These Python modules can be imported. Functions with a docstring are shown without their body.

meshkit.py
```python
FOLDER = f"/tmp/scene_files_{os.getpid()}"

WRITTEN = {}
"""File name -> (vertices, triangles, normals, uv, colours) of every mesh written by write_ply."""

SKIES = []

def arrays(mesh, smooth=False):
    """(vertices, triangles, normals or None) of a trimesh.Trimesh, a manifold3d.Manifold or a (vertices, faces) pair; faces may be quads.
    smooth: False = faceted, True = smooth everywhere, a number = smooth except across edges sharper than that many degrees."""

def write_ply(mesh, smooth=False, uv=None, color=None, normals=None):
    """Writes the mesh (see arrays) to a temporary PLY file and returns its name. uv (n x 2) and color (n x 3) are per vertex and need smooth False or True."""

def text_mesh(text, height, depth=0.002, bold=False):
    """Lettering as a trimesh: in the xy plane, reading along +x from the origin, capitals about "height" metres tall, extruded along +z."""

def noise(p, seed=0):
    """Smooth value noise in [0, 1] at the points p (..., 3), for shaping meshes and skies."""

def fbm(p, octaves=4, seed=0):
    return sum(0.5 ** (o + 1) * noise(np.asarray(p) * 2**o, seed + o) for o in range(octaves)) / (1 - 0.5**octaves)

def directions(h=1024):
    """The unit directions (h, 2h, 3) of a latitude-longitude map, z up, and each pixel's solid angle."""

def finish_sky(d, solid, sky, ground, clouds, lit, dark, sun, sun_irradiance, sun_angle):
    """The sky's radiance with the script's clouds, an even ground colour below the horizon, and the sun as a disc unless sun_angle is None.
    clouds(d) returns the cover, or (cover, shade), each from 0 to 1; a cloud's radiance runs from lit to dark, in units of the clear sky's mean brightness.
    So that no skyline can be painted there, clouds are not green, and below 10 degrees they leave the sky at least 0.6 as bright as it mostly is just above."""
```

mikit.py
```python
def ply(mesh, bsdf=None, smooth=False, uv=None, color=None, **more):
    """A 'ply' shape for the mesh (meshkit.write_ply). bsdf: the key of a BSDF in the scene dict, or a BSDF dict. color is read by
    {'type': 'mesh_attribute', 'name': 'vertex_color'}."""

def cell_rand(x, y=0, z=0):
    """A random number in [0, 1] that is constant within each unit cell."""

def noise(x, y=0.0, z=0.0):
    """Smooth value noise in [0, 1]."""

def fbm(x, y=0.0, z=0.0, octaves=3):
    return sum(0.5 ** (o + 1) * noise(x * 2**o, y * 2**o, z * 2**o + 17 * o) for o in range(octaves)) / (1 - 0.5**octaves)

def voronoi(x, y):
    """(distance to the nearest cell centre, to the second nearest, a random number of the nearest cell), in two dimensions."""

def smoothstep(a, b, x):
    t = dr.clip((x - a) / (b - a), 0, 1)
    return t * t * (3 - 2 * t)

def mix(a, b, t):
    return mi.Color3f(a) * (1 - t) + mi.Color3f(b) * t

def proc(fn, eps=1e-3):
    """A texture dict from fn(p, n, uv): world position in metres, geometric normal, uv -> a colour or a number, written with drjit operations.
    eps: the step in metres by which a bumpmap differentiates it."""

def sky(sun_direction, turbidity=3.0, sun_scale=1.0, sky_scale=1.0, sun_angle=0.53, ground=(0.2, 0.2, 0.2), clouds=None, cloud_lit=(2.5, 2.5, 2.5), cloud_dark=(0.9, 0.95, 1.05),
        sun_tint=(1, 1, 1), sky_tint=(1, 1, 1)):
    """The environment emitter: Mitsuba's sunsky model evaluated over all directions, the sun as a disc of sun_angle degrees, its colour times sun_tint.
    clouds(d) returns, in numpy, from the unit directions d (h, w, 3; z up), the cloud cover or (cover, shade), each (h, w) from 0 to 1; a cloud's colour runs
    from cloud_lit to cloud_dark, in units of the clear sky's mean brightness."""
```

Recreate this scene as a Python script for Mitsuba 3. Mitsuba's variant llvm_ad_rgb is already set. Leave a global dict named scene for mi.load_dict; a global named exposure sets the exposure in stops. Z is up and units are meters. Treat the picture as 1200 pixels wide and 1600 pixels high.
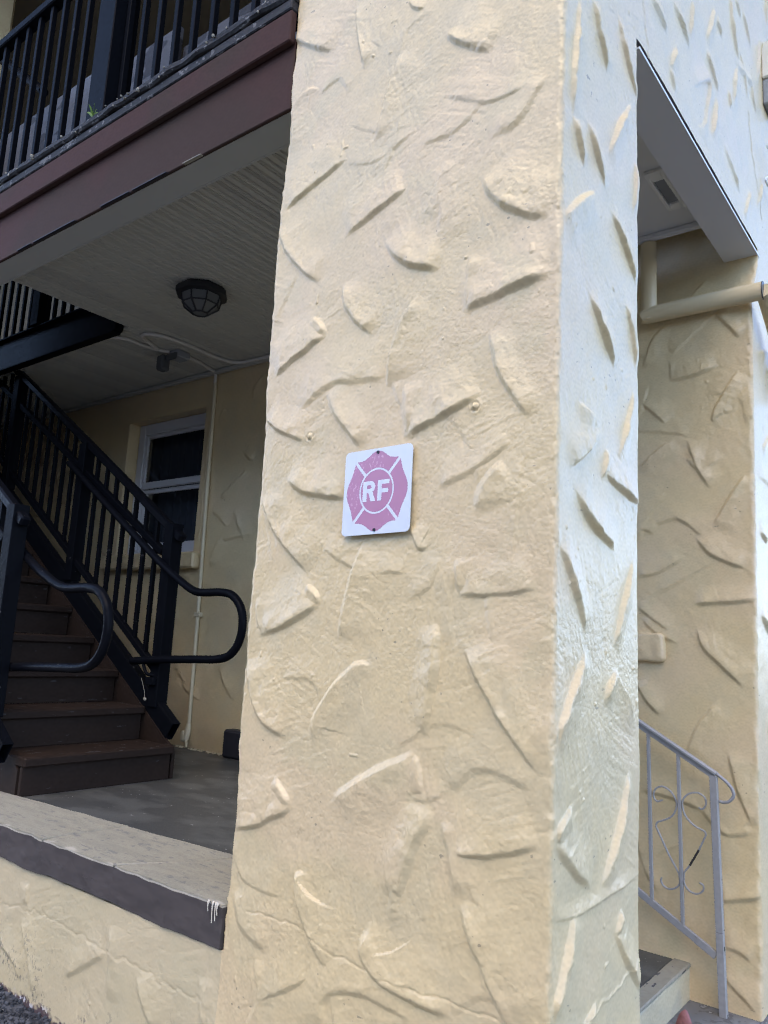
import math, random
import numpy as np, trimesh, manifold3d, shapely
from shapely.geometry import Polygon, LineString, Point
from shapely import affinity
from scipy.spatial import cKDTree
import drjit as dr, mitsuba as mi
import mikit, meshkit
from mikit import proc, noise, fbm, smoothstep, mix, voronoi, cell_rand

T = mi.ScalarTransform4f
scene, labels = {}, {}
rng = random.Random(7)
nrng = np.random.default_rng(7)

# ------------------------------------------------------------------ camera, sky, exposure
YAW, PITCH, ROLL, FOC = -0.667078109, 0.167288864, 0.0525816487, 1220.0
CAM = np.array([0.75594547, -1.57830493, 1.28])
_f = np.array([math.sin(YAW) * math.cos(PITCH), math.cos(YAW) * math.cos(PITCH), math.sin(PITCH)])
_r = np.cross(_f, [0, 0, 1]); _r /= np.linalg.norm(_r); _u = np.cross(_r, _f)
_up = -_r * math.sin(ROLL) + _u * math.cos(ROLL)
scene['camera'] = {'type': 'perspective', 'fov_axis': 'x', 'fov': 2 * math.degrees(math.atan(600 / FOC)), 'near_clip': 0.05, 'far_clip': 500.0,
                   'to_world': T().look_at(origin=CAM.tolist(), target=(CAM + _f).tolist(), up=_up.tolist())}
exposure = 3.3
scene['sky'] = mikit.sky((0.12, -0.53, 0.80), turbidity=3.0, sun_scale=0.14, sun_angle=45.0, sun_tint=(1.0, 0.87, 0.64), sky_scale=2.0, sky_tint=(1.11, 0.98, 0.96), ground=(0.2, 0.2, 0.2))

# ------------------------------------------------------------------ helpers
def numbered(name):
    if name not in used:
        used[name] = 0
        return name
    used[name] += 1
    return f'{name}_{used[name]:03d}'
used = {}

def thing(name, label, cat, group=None):
    key = numbered(name)
    labels[key] = {'label': label, 'category': cat}
    if group:
        labels[key]['group'] = group
    return key

def add(name, mesh, mat, parent=None, smooth=False, normals=None, to_world=None):
    key = numbered(name if parent is None else parent + '__' + name)
    if normals is not None:
        path = meshkit.write_ply(mesh, normals=normals)
        d = {'type': 'ply', 'filename': path, 'face_normals': False, 'bsdf': {'type': 'ref', 'id': 'mat_' + mat}}
    else:
        d = mikit.ply(mesh, 'mat_' + mat, smooth=smooth)
    if to_world is not None:
        d['to_world'] = to_world
    scene[key] = d
    return key

def reuse(name, src, to_world, parent, mat=None):
    key = numbered(parent + '__' + name)
    d = dict(scene[src]); d['to_world'] = to_world
    if mat: d['bsdf'] = {'type': 'ref', 'id': 'mat_' + mat}
    scene[key] = d
    return key

def whole(name, mesh, mat, label, cat, group=None, smooth=False):
    key = add(name, mesh, mat, None, smooth)
    labels[key] = {'label': label, 'category': cat}
    if group: labels[key]['group'] = group
    return key

def struct(name, mesh, mat, smooth=False, normals=None):
    key = add(name, mesh, mat, None, smooth, normals)
    labels[key] = {'kind': 'structure'}
    return key

def cat(*ms):
    return trimesh.util.concatenate([m for m in ms])

def box(x0, x1, y0, y1, z0, z1, c=0.004):
    lo, hi = np.array([x0, y0, z0], float), np.array([x1, y1, z1], float)
    c = min(c, 0.3 * (hi - lo).min())
    if c <= 0:
        m = trimesh.creation.box(extents=hi - lo); m.apply_translation((lo + hi) / 2); return m
    pts = []
    for sx in (0, 1):
        for sy in (0, 1):
            for sz in (0, 1):
                s = np.array([sx, sy, sz]); corner = np.where(s, hi, lo); inn = np.where(s, hi - c, lo + c)
                for k in range(3):
                    p = inn.copy(); p[k] = corner[k]; pts.append(p)
    return trimesh.convex.convex_hull(np.array(pts))

def bar(p, q, w, h, up=(0, 0, 1), c=0.003, skew=None):
    """A box beam from p to q, w wide across and h high along 'up' (made square to the axis)."""
    p, q = np.array(p, float), np.array(q, float)
    L = np.linalg.norm(q - p); a = (q - p) / L
    s = np.cross(up, a); s /= np.linalg.norm(s); u = np.cross(a, s)
    m = box(0, L, -w / 2, w / 2, -h / 2, h / 2, c)
    M = np.eye(4); M[:3, 0], M[:3, 1], M[:3, 2], M[:3, 3] = a, s, u, p
    m.apply_transform(M)
    return m

def spline(pts, n=8):
    pts = np.array(pts, float)
    if len(pts) < 3:
        return np.linspace(pts[0], pts[-1], n * 2 + 1)
    P = np.vstack([2 * pts[0] - pts[1], pts, 2 * pts[-1] - pts[-2]])
    out = []
    for i in range(1, len(P) - 2):
        p0, p1, p2, p3 = P[i - 1:i + 3]
        for t in np.arange(n) / n:
            out.append(0.5 * (2 * p1 + (p2 - p0) * t + (2 * p0 - 5 * p1 + 4 * p2 - p3) * t * t + (3 * p1 - p0 - 3 * p2 + p3) * t ** 3))
    out.append(pts[-1])
    return np.array(out)

def tube(path, r, n=12, cap=True, ry=None, ref=None):
    """A round (or r x ry flat) tube along a polyline."""
    P = np.array(path, float); m = len(P)
    t = np.gradient(P, axis=0); t /= np.linalg.norm(t, axis=1, keepdims=True)
    a = np.array(ref if ref is not None else ([0, 0, 1] if abs(t[0][2]) < 0.9 else [1, 0, 0]), float)
    V = []
    rr = np.broadcast_to(np.asarray(r, float), (m,))
    ang = np.arange(n) * 2 * np.pi / n + np.pi / n
    for i in range(m):
        u = a - t[i] * (a @ t[i]); u /= np.linalg.norm(u); v = np.cross(t[i], u)
        if ref is None: a = u
        V.append(P[i] + rr[i] * np.cos(ang)[:, None] * u + (ry if ry is not None else rr[i]) * np.sin(ang)[:, None] * v)
    V = np.vstack(V); F = []
    for i in range(m - 1):
        for k in range(n):
            b, c2 = i * n + k, i * n + (k + 1) % n
            F += [[b, c2, c2 + n], [b, c2 + n, b + n]]
    if cap:
        V = np.vstack([V, P[0], P[-1]]); c0, c1 = len(V) - 2, len(V) - 1
        for k in range(n):
            F.append([c0, (k + 1) % n, k]); F.append([c1, (m - 1) * n + k, (m - 1) * n + (k + 1) % n])
    return trimesh.Trimesh(V, F, process=False)

def rotz(m, a, about=(0, 0, 0)):
    m.apply_transform(trimesh.transformations.rotation_matrix(a, [0, 0, 1], about)); return m

def prism(poly, y0, y1):
    """Shapely polygon in (x, z), extruded from y0 to y1."""
    gs = getattr(poly, 'geoms', [poly]); out = []
    for g in gs:
        m = trimesh.creation.extrude_polygon(g, y1 - y0, engine='earcut')
        v = m.vertices.copy(); m.vertices = np.c_[v[:, 0], v[:, 2] + y0, v[:, 1]]; m.invert(); out.append(m)
    return cat(*out)

# ------------------------------------------------------------------ materials
def mat(name, color, rough=0.5, spec=0.5, metal=0.0, bump=None, bscale=0.001, eps=1e-3, **kw):
    base = color if isinstance(color, dict) else {'type': 'rgb', 'value': list(color)}
    b = {'type': 'principled', 'base_color': base, 'roughness': rough, 'specular': spec, 'metallic': metal, **kw}
    if bump is not None:
        b = {'type': 'bumpmap', 'arbitrary': proc(bump, eps), 'scale': bscale, 'bsdf': b}
    scene['mat_' + name] = {'type': 'twosided', 'bsdf': b}

def tan_paint(p):
    big = fbm(p.x * 2.3 + 5, p.y * 2.3, p.z * 2.3, 3)
    mid = fbm(p.x * 9 + 31, p.y * 9, p.z * 6, 3)
    fine = noise(p.x * 160, p.y * 160, p.z * 160)
    c = mix((0.555, 0.437, 0.240), (0.56, 0.436, 0.254), smoothstep(0.42, 0.66, big))
    c = mix(c, (0.53, 0.426, 0.244), smoothstep(0.5, 0.72, mid))
    return c * (0.94 + 0.12 * fine)

def stucco_col(p, n, uv):
    c = tan_paint(p)
    sp = noise(p.x * 70 + 3, p.y * 70, p.z * 70)
    gate = noise(p.x * 6 + 9, p.y * 6, p.z * 6)
    dirt = smoothstep(0.90, 0.95, sp) * smoothstep(0.66, 0.78, gate)
    return mix(c, (0.16, 0.13, 0.10), dirt * 0.55)

def stucco_bump(p, n, uv):
    a = noise(p.x * 165, p.y * 165, p.z * 165)
    b = noise(p.x * 360 + 7, p.y * 360, p.z * 360)
    return a * 0.65 + b * 0.35

def low_col(p, n, uv):
    c = tan_paint(p)
    c = mix(c, (0.43, 0.375, 0.238), 0.55)
    low = noise(p.x * 5, p.y * 5, p.z * 5)
    sp = fbm(p.x * 150, p.y * 150, p.z * 70, 3)
    patch = fbm(p.x * 14 + 3, p.y * 14, p.z * 9, 3)
    band = smoothstep(0.26, 0.02, p.z + 0.20 * (low - 0.5))
    grime = smoothstep(0.56, 0.70, sp) * smoothstep(0.46, 0.66, patch) * band
    c = mix(c, (0.10, 0.095, 0.095), grime * 0.8)
    bare = smoothstep(0.038, 0.020, p.z + 0.025 * (noise(p.x * 16, p.z * 16) - 0.5) + 0.02 * (noise(p.x * 90, p.z * 90) - 0.5))
    flake = smoothstep(0.54, 0.62, fbm(p.x * 42 + 4, p.z * 42, 0, 3))
    c = mix(c, mix((0.085, 0.06, 0.06), (0.62, 0.60, 0.60), flake * 0.7), bare)
    return c

mat('stucco', proc(stucco_col), 0.35, 0.5, bump=stucco_bump, bscale=0.0010)
mat('stucco_low', proc(low_col), 0.5, 0.5, bump=stucco_bump, bscale=0.0006)

def plain(base, amp=0.15, f=6.0, stretch=(1, 1, 1), alt=None, lo=0.45, hi=0.7):
    base = tuple(base); alt = alt or tuple(b * 0.8 for b in base)
    def fn(p, n, uv):
        a = fbm(p.x * f * stretch[0] + 3, p.y * f * stretch[1], p.z * f * stretch[2], 3)
        g = noise(p.x * 140 * stretch[0], p.y * 140 * stretch[1], p.z * 140 * stretch[2])
        return mix(base, alt, smoothstep(lo, hi, a)) * (1 - amp / 2 + amp * g)
    return proc(fn)

def scuffed(base, chip, f=30.0, thr=0.78, amp=0.15, stretch=(1, 1, 1)):
    base, chip = tuple(base), tuple(chip)
    def fn(p, n, uv):
        a = fbm(p.x * f * stretch[0] + 11, p.y * f * stretch[1], p.z * f * stretch[2], 3)
        b = fbm(p.x * 4, p.y * 4 + 3, p.z * 4, 2)
        g = noise(p.x * 90, p.y * 90, p.z * 90)
        c = mi.Color3f(base) * (1 - amp / 2 + amp * g) * (0.85 + 0.3 * b)
        return mix(c, chip, smoothstep(thr, thr + 0.03, a))
    return proc(fn)

def grain_bump(p, n, uv): return fbm(p.x * 60, p.y * 60, p.z * 60, 3)
def wood_bump(p, n, uv): return fbm(p.x * 90, p.y * 9, p.z * 90, 3)

mat('navy_steel', scuffed((0.0042, 0.0048, 0.0066), (0.05, 0.05, 0.05), 24, 0.82), 0.45, 0.03, bump=grain_bump, bscale=0.0012)
mat('navy_gloss', scuffed((0.0045, 0.005, 0.007), (0.05, 0.05, 0.05), 40, 0.84), 0.32, 0.04, bump=grain_bump, bscale=0.002)
mat('brown_wood', scuffed((0.024, 0.0158, 0.0118), (0.05, 0.045, 0.042), 70, 0.76, 0.25, (1, .25, 1)), 0.55, 0.10, bump=wood_bump, bscale=0.0012)
mat('fascia_paint', plain((0.054, 0.035, 0.027), 0.2, 3, alt=(0.062, 0.034, 0.028)), 0.6, 0.04, bump=grain_bump, bscale=0.0006)
mat('tar_edge', scuffed((0.016, 0.015, 0.015), (0.11, 0.105, 0.10), 40, 0.66, 0.5), 0.7, 0.4, bump=grain_bump, bscale=0.005)
mat('soffit_paint', (0.37, 0.37, 0.33), 0.5, 0.4)
mat('bead_paint', (0.42, 0.41, 0.345), 0.5, 0.4)
mat('bead_paint_dim', (0.38, 0.37, 0.315), 0.5, 0.4)
mat('grey_paint', (0.56, 0.56, 0.56), 0.5, 0.2)
mat('white_trim', (0.62, 0.62, 0.60), 0.45, 0.4)
mat('window_paint', (0.50, 0.50, 0.50), 0.5, 0.4)
mat('coping_side', (0.105, 0.092, 0.100), 0.55, 0.4)

def coping_col(p, n, uv):
    brush = fbm(p.x * 9, p.y * 60, 0, 3)
    c = mix((0.262, 0.240, 0.180), (0.240, 0.221, 0.168), smoothstep(0.4, 0.65, brush)) * (0.88 + 0.24 * noise(p.x * 240, p.y * 240, p.z * 240))
    d = fbm(p.x * 30 + 4, p.y * 90, p.z * 40, 3)
    return mix(c, (0.15, 0.143, 0.13), smoothstep(0.66, 0.74, d) * 0.6)
mat('coping_top', proc(coping_col), 0.5, 0.4, bump=grain_bump, bscale=0.002)
mat('cream_paint', (0.56, 0.50, 0.40), 0.5, 0.4)

def floor_col(p, n, uv):
    a = fbm(p.x * 5, p.y * 9, 0, 4)
    c = mix((0.050, 0.050, 0.046), (0.076, 0.076, 0.069), smoothstep(0.4, 0.7, a))
    s = noise(p.x * 75, p.y * 75)
    w = smoothstep(0.93, 0.96, s) * smoothstep(0.5, 0.7, noise(p.x * 9, p.y * 9 + 4))
    return mix(c, (0.25, 0.245, 0.235), w * 0.7) * (0.92 + 0.16 * noise(p.x * 260, p.y * 260))
mat('floor_paint', proc(floor_col), 0.42, 0.45, bump=grain_bump, bscale=0.0012)

def ground_col(p, n, uv):
    a = fbm(p.x * 3, p.y * 3, 0, 4)
    b = fbm(p.x * 30, p.y * 30, 2, 3)
    c = mix((0.21, 0.205, 0.195), (0.28, 0.275, 0.26), smoothstep(0.35, 0.65, a))
    c = mix(c, (0.13, 0.125, 0.12), smoothstep(0.52, 0.66, b) * 0.7)
    return mix(c, (0.36, 0.36, 0.35), smoothstep(0.72, 0.8, b)) * 0.62
mat('concrete', proc(ground_col), 0.8, 0.3, bump=grain_bump, bscale=0.006)
def soil_col(p, n, uv):
    b = fbm(p.x * 40, p.y * 40, p.z * 40, 3)
    return mix((0.030, 0.032, 0.036), (0.075, 0.078, 0.085), smoothstep(0.4, 0.65, b))
mat('soil', proc(soil_col), 0.9, 0.3, bump=grain_bump, bscale=0.01)
mat('pebble_white', (0.72, 0.73, 0.74), 0.6, 0.4)
mat('pebble_grey', (0.35, 0.35, 0.36), 0.6, 0.4)

def pink_col(p, n, uv):
    w = fbm(p.x * 300, p.y * 300, p.z * 120, 2)
    b = fbm(p.x * 12, 1, p.z * 12, 2)
    c = mix((0.385, 0.18, 0.275), (0.40, 0.20, 0.29), b)
    return mix(c, (0.62, 0.42, 0.54), smoothstep(0.55, 0.8, w) * smoothstep(0.45, 0.6, b) * 0.5)
mat('sign_pink', proc(pink_col), 0.3, 0.5)
def plate_col(p, n, uv):
    st = smoothstep(0.8, 0.95, noise(p.x * 55, 3, p.z * 3)) * 0.35
    return mix((0.56, 0.60, 0.635), (0.44, 0.47, 0.51), st)
mat('sign_white', proc(plate_col), 0.28, 0.5)
mat('screw', (0.03, 0.03, 0.035), 0.4, 0.5, 0.6)
mat('lamp_bronze', (0.014, 0.015, 0.017), 0.45, 0.4)
mat('lamp_glass', (0.11, 0.115, 0.11), 0.3, 0.4)
mat('conduit_paint', (0.55, 0.52, 0.45), 0.45, 0.4)
mat('conduit_wall_paint', (0.56, 0.48, 0.31), 0.45, 0.4)
mat('plastic_grey', (0.24, 0.25, 0.25), 0.5, 0.4)
mat('plastic_dark', (0.07, 0.075, 0.075), 0.4, 0.4)
mat('downspout_paint', (0.58, 0.48, 0.29), 0.35, 0.5)
mat('iron_grey', scuffed((0.265, 0.258, 0.25), (0.06, 0.055, 0.05), 34, 0.80, 0.12), 0.42, 0.45)
mat('iron_worn', scuffed((0.265, 0.258, 0.25), (0.055, 0.06, 0.055), 30, 0.66, 0.2), 0.5, 0.45)
mat('bare_iron', (0.03, 0.026, 0.022), 0.6, 0.4)
mat('step_edge', scuffed((0.25, 0.225, 0.165), (0.08, 0.075, 0.07), 45, 0.66, 0.2, (1, .4, 1)), 0.55, 0.4, bump=grain_bump, bscale=0.003)
mat('step_riser', plain((0.48, 0.41, 0.26), 0.15, 8, alt=(0.42, 0.37, 0.25)), 0.5, 0.4, bump=grain_bump, bscale=0.004)
mat('dark_plinth', (0.022, 0.022, 0.026), 0.45, 0.4)
mat('red_stone', plain((0.24, 0.095, 0.085), 0.3, 20, alt=(0.18, 0.075, 0.07)), 0.7, 0.4, bump=grain_bump, bscale=0.003)
mat('board_grey', scuffed((0.075, 0.078, 0.088), (0.02, 0.02, 0.024), 6, 0.56, 0.15), 0.6, 0.4)
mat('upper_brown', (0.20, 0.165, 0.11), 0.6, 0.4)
mat('vent_grille', (0.20, 0.21, 0.225), 0.7, 0.3)
mat('curtain_cloth', (0.045, 0.055, 0.07), 0.9, 0.1)
mat('room_paint', (0.42, 0.40, 0.36), 0.9, 0.2)
mat('leaf', (0.12, 0.20, 0.04), 0.6, 0.3)
mat('cream_plastic', (0.66, 0.63, 0.52), 0.4, 0.4)
mat('cable_white', (0.6, 0.6, 0.58), 0.5, 0.4)
mat('far_brick', (0.10, 0.065, 0.055), 0.9, 0.2)
mat('far_siding', (0.11, 0.105, 0.10), 0.8, 0.2)
mat('far_roof', (0.06, 0.06, 0.062), 0.9, 0.2)
mat('far_pane', (0.03, 0.035, 0.04), 0.1, 0.6)
mat('asphalt', (0.075, 0.077, 0.082), 0.8, 0.3)
scene['mat_glass'] = {'type': 'thindielectric', 'int_ior': 1.5}

FRONT_STROKES = [
 (11, 0.1, 8, (-0.09, 1.0), [(-0.985, 3.261), (-0.894, 3.186), (-0.794, 3.122)]),
 (9, 0.06, 5, (0.9, -0.44), [(-0.701, 3.231), (-0.682, 3.113), (-0.653, 2.996)]),
 (9, 0.05, 6, (0.92, 0.4), [(-0.492, 3.148), (-0.471, 3.109), (-0.438, 3.088)]),
 (12, 0.1, 8, (-0.04, 1.0), [(-0.353, 2.961), (-0.288, 2.899), (-0.214, 2.848)]),
 (8, 0.12, 7, (0.92, -0.4), [(-0.515, 2.978), (-0.555, 2.871), (-0.593, 2.73)]),
 (6, 0.1, 7, (0.65, -0.76), [(-0.95, 2.823), (-0.941, 2.992), (-0.879, 3.025), (-0.83, 3.006)]),
 (9, 0.12, 8, (-0.68, 0.73), [(-0.942, 2.625), (-0.832, 2.667), (-0.705, 2.71)]),
 (10, 0.13, 8, (-0.67, 0.74), [(-0.677, 2.456), (-0.568, 2.496), (-0.47, 2.532)]),
 (15, 0.13, 10, (0.83, 0.55), [(-0.217, 2.475), (-0.192, 2.421), (-0.132, 2.361), (-0.041, 2.311)]),
 (12, 0.09, 8, (0.88, 0.48), [(-0.963, 2.548), (-0.923, 2.471), (-0.861, 2.401), (-0.787, 2.341)]),
 (14, 0.1, 10, (0.85, 0.53), [(-0.526, 2.387), (-0.485, 2.333), (-0.426, 2.29), (-0.35, 2.264)]),
 (14, 0.13, 12, (-0.03, 1.0), [(-0.259, 2.127), (-0.144, 2.146), (-0.028, 2.166)]),
 (7, 0.08, 8, (0.97, -0.25), [(-0.259, 2.125), (-0.256, 2.193), (-0.248, 2.27)]),
 (11, 0.09, 8, (0.98, -0.22), [(-0.682, 2.296), (-0.668, 2.24), (-0.627, 2.182), (-0.57, 2.127)]),
 (10, 0.1, 7, (0.98, -0.19), [(-0.412, 2.199), (-0.462, 2.135), (-0.491, 2.05), (-0.499, 1.97)]),
 (12, 0.12, 8, (-0.75, 0.67), [(-0.929, 2.069), (-0.834, 2.117), (-0.743, 2.158)]),
 (8, 0.07, 9, (-0.98, 0.21), [(-0.738, 2.163), (-0.756, 2.194), (-0.793, 2.231)]),
 (12, 0.06, 9, (0.98, -0.18), [(-0.184, 2.045), (-0.155, 1.945), (-0.082, 1.825)]),
 (13, 0.07, 10, (0.83, 0.56), [(-0.712, 1.975), (-0.67, 1.905), (-0.578, 1.804)]),
 (13, 0.13, 10, (-0.72, 0.7), [(-0.426, 1.815), (-0.318, 1.853), (-0.207, 1.895)]),
 (9, 0.1, 10, (0.99, -0.14), [(-0.42, 1.813), (-0.434, 1.875), (-0.443, 1.961)]),
 (11, 0.08, 9, (-0.1, 0.99), [(-0.959, 1.934), (-0.891, 1.887), (-0.795, 1.846)]),
 (12, 0.1, 10, (-0.09, 1.0), [(-0.849, 1.731), (-0.768, 1.692), (-0.622, 1.665)]),
 (12, 0.11, 8, (0.81, 0.58), [(-0.951, 1.683), (-0.886, 1.587), (-0.75, 1.468)]),
 (11, 0.12, 9, (-0.84, 0.54), [(-0.912, 1.288), (-0.807, 1.319), (-0.694, 1.378)]),
 (9, 0.06, 9, (-1.0, -0.0), [(-0.691, 1.376), (-0.703, 1.405), (-0.744, 1.434)]),
 (6, 0.08, 7, (1.0, 0.02), [(-0.904, 1.288), (-0.931, 1.336), (-0.94, 1.392)]),
 (9, 0.12, 8, (1.0, -0.01), [(-0.55, 1.541), (-0.591, 1.436), (-0.615, 1.294)]),
 (9, 0.05, 6, (0.77, 0.64), [(-0.4, 1.573), (-0.371, 1.523), (-0.344, 1.519)]),
 (9, 0.1, 8, (-0.03, 1.0), [(-0.249, 1.405), (-0.139, 1.405), (-0.049, 1.42)]),
 (6, 0.08, 9, (1.0, -0.01), [(-0.246, 1.403), (-0.255, 1.449), (-0.264, 1.496)]),
 (8, 0.14, 14, (1.0, -0.08), [(-0.206, 1.609), (-0.195, 1.66), (-0.14, 1.723)]),
 (13, 0.12, 9, (0.77, 0.64), [(-0.961, 1.205), (-0.93, 1.119), (-0.869, 1.046), (-0.786, 1.017)]),
 (9, 0.12, 8, (0.85, -0.53), [(-0.502, 1.224), (-0.553, 1.222), (-0.627, 1.16), (-0.687, 1.072), (-0.682, 1.019)]),
 (13, 0.06, 11, (-1.0, -0.06), [(-0.299, 1.334), (-0.306, 1.221), (-0.325, 1.078)]),
 (13, 0.12, 8, (0.71, 0.7), [(-0.223, 1.277), (-0.174, 1.193), (-0.114, 1.115), (-0.034, 1.029)]),
 (12, 0.12, 9, (-0.91, 0.41), [(-0.954, 0.748), (-0.85, 0.784), (-0.744, 0.841)]),
 (10, 0.06, 10, (-0.99, -0.15), [(-0.747, 0.841), (-0.772, 0.876), (-0.819, 0.912)]),
 (11, 0.12, 12, (0.87, -0.5), [(-0.604, 0.887), (-0.494, 0.959), (-0.352, 1.03)]),
 (9, 0.07, 9, (-0.99, -0.13), [(-0.356, 1.029), (-0.34, 0.989), (-0.328, 0.933)]),
 (14, 0.08, 14, (-0.98, -0.19), [(-0.303, 0.901), (-0.349, 0.808), (-0.381, 0.69)]),
 (7, 0.06, 9, (0.98, 0.22), [(-0.412, 0.647), (-0.404, 0.698), (-0.402, 0.856)]),
 (10, 0.12, 9, (-0.03, 1.0), [(-0.248, 0.82), (-0.137, 0.841), (-0.034, 0.879)]),
 (8, 0.09, 9, (0.98, 0.19), [(-0.228, 0.738), (-0.246, 0.815), (-0.272, 0.885)]),
 (12, 0.11, 9, (0.97, 0.23), [(-0.675, 0.69), (-0.712, 0.673), (-0.693, 0.603), (-0.642, 0.533), (-0.591, 0.489)]),
 (9, 0.1, 14, (0.72, 0.69), [(-0.944, 0.584), (-0.894, 0.508), (-0.806, 0.477)]),
 (14, 0.12, 12, (0.68, 0.73), [(-0.464, 0.621), (-0.482, 0.545), (-0.395, 0.5), (-0.237, 0.493)]),
 (12, 0.13, 9, (0.97, 0.25), [(-0.21, 0.715), (-0.17, 0.635), (-0.087, 0.51)]),
 (7, 0.1, 10, (0.96, 0.28), [(-0.841, 0.443), (-0.822, 0.363), (-0.855, 0.269)]),
 (8, 0.09, 10, (-0.1, 0.99), [(-0.836, 0.333), (-0.747, 0.389), (-0.642, 0.455)]),
 (8, 0.1, 12, (-0.07, 1.0), [(-0.59, 0.352), (-0.592, 0.422), (-0.488, 0.464), (-0.32, 0.45)]),
 (6, 0.08, 10, (-0.73, 0.69), [(-0.31, 1.673), (-0.218, 1.705), (-0.116, 1.764)]),
 (6, 0.09, 10, (-0.03, 1.0), [(-0.34, 2.768), (-0.217, 2.695), (-0.087, 2.685)]),
 (6, 0.1, 12, (-0.59, 0.81), [(-0.194, 2.584), (-0.121, 2.6), (-0.048, 2.695)]),
 (5, 0.1, 12, (0.94, -0.34), [(-0.408, 2.427), (-0.351, 2.541), (-0.342, 2.575)]),
 (6, 0.12, 14, (-0.08, 1.0), [(-0.818, 1.945), (-0.697, 2.004), (-0.511, 1.99)]),
 (5, 0.1, 12, (-0.04, 1.0), [(-0.258, 0.951), (-0.176, 1.018), (-0.048, 0.995)]),]
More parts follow.
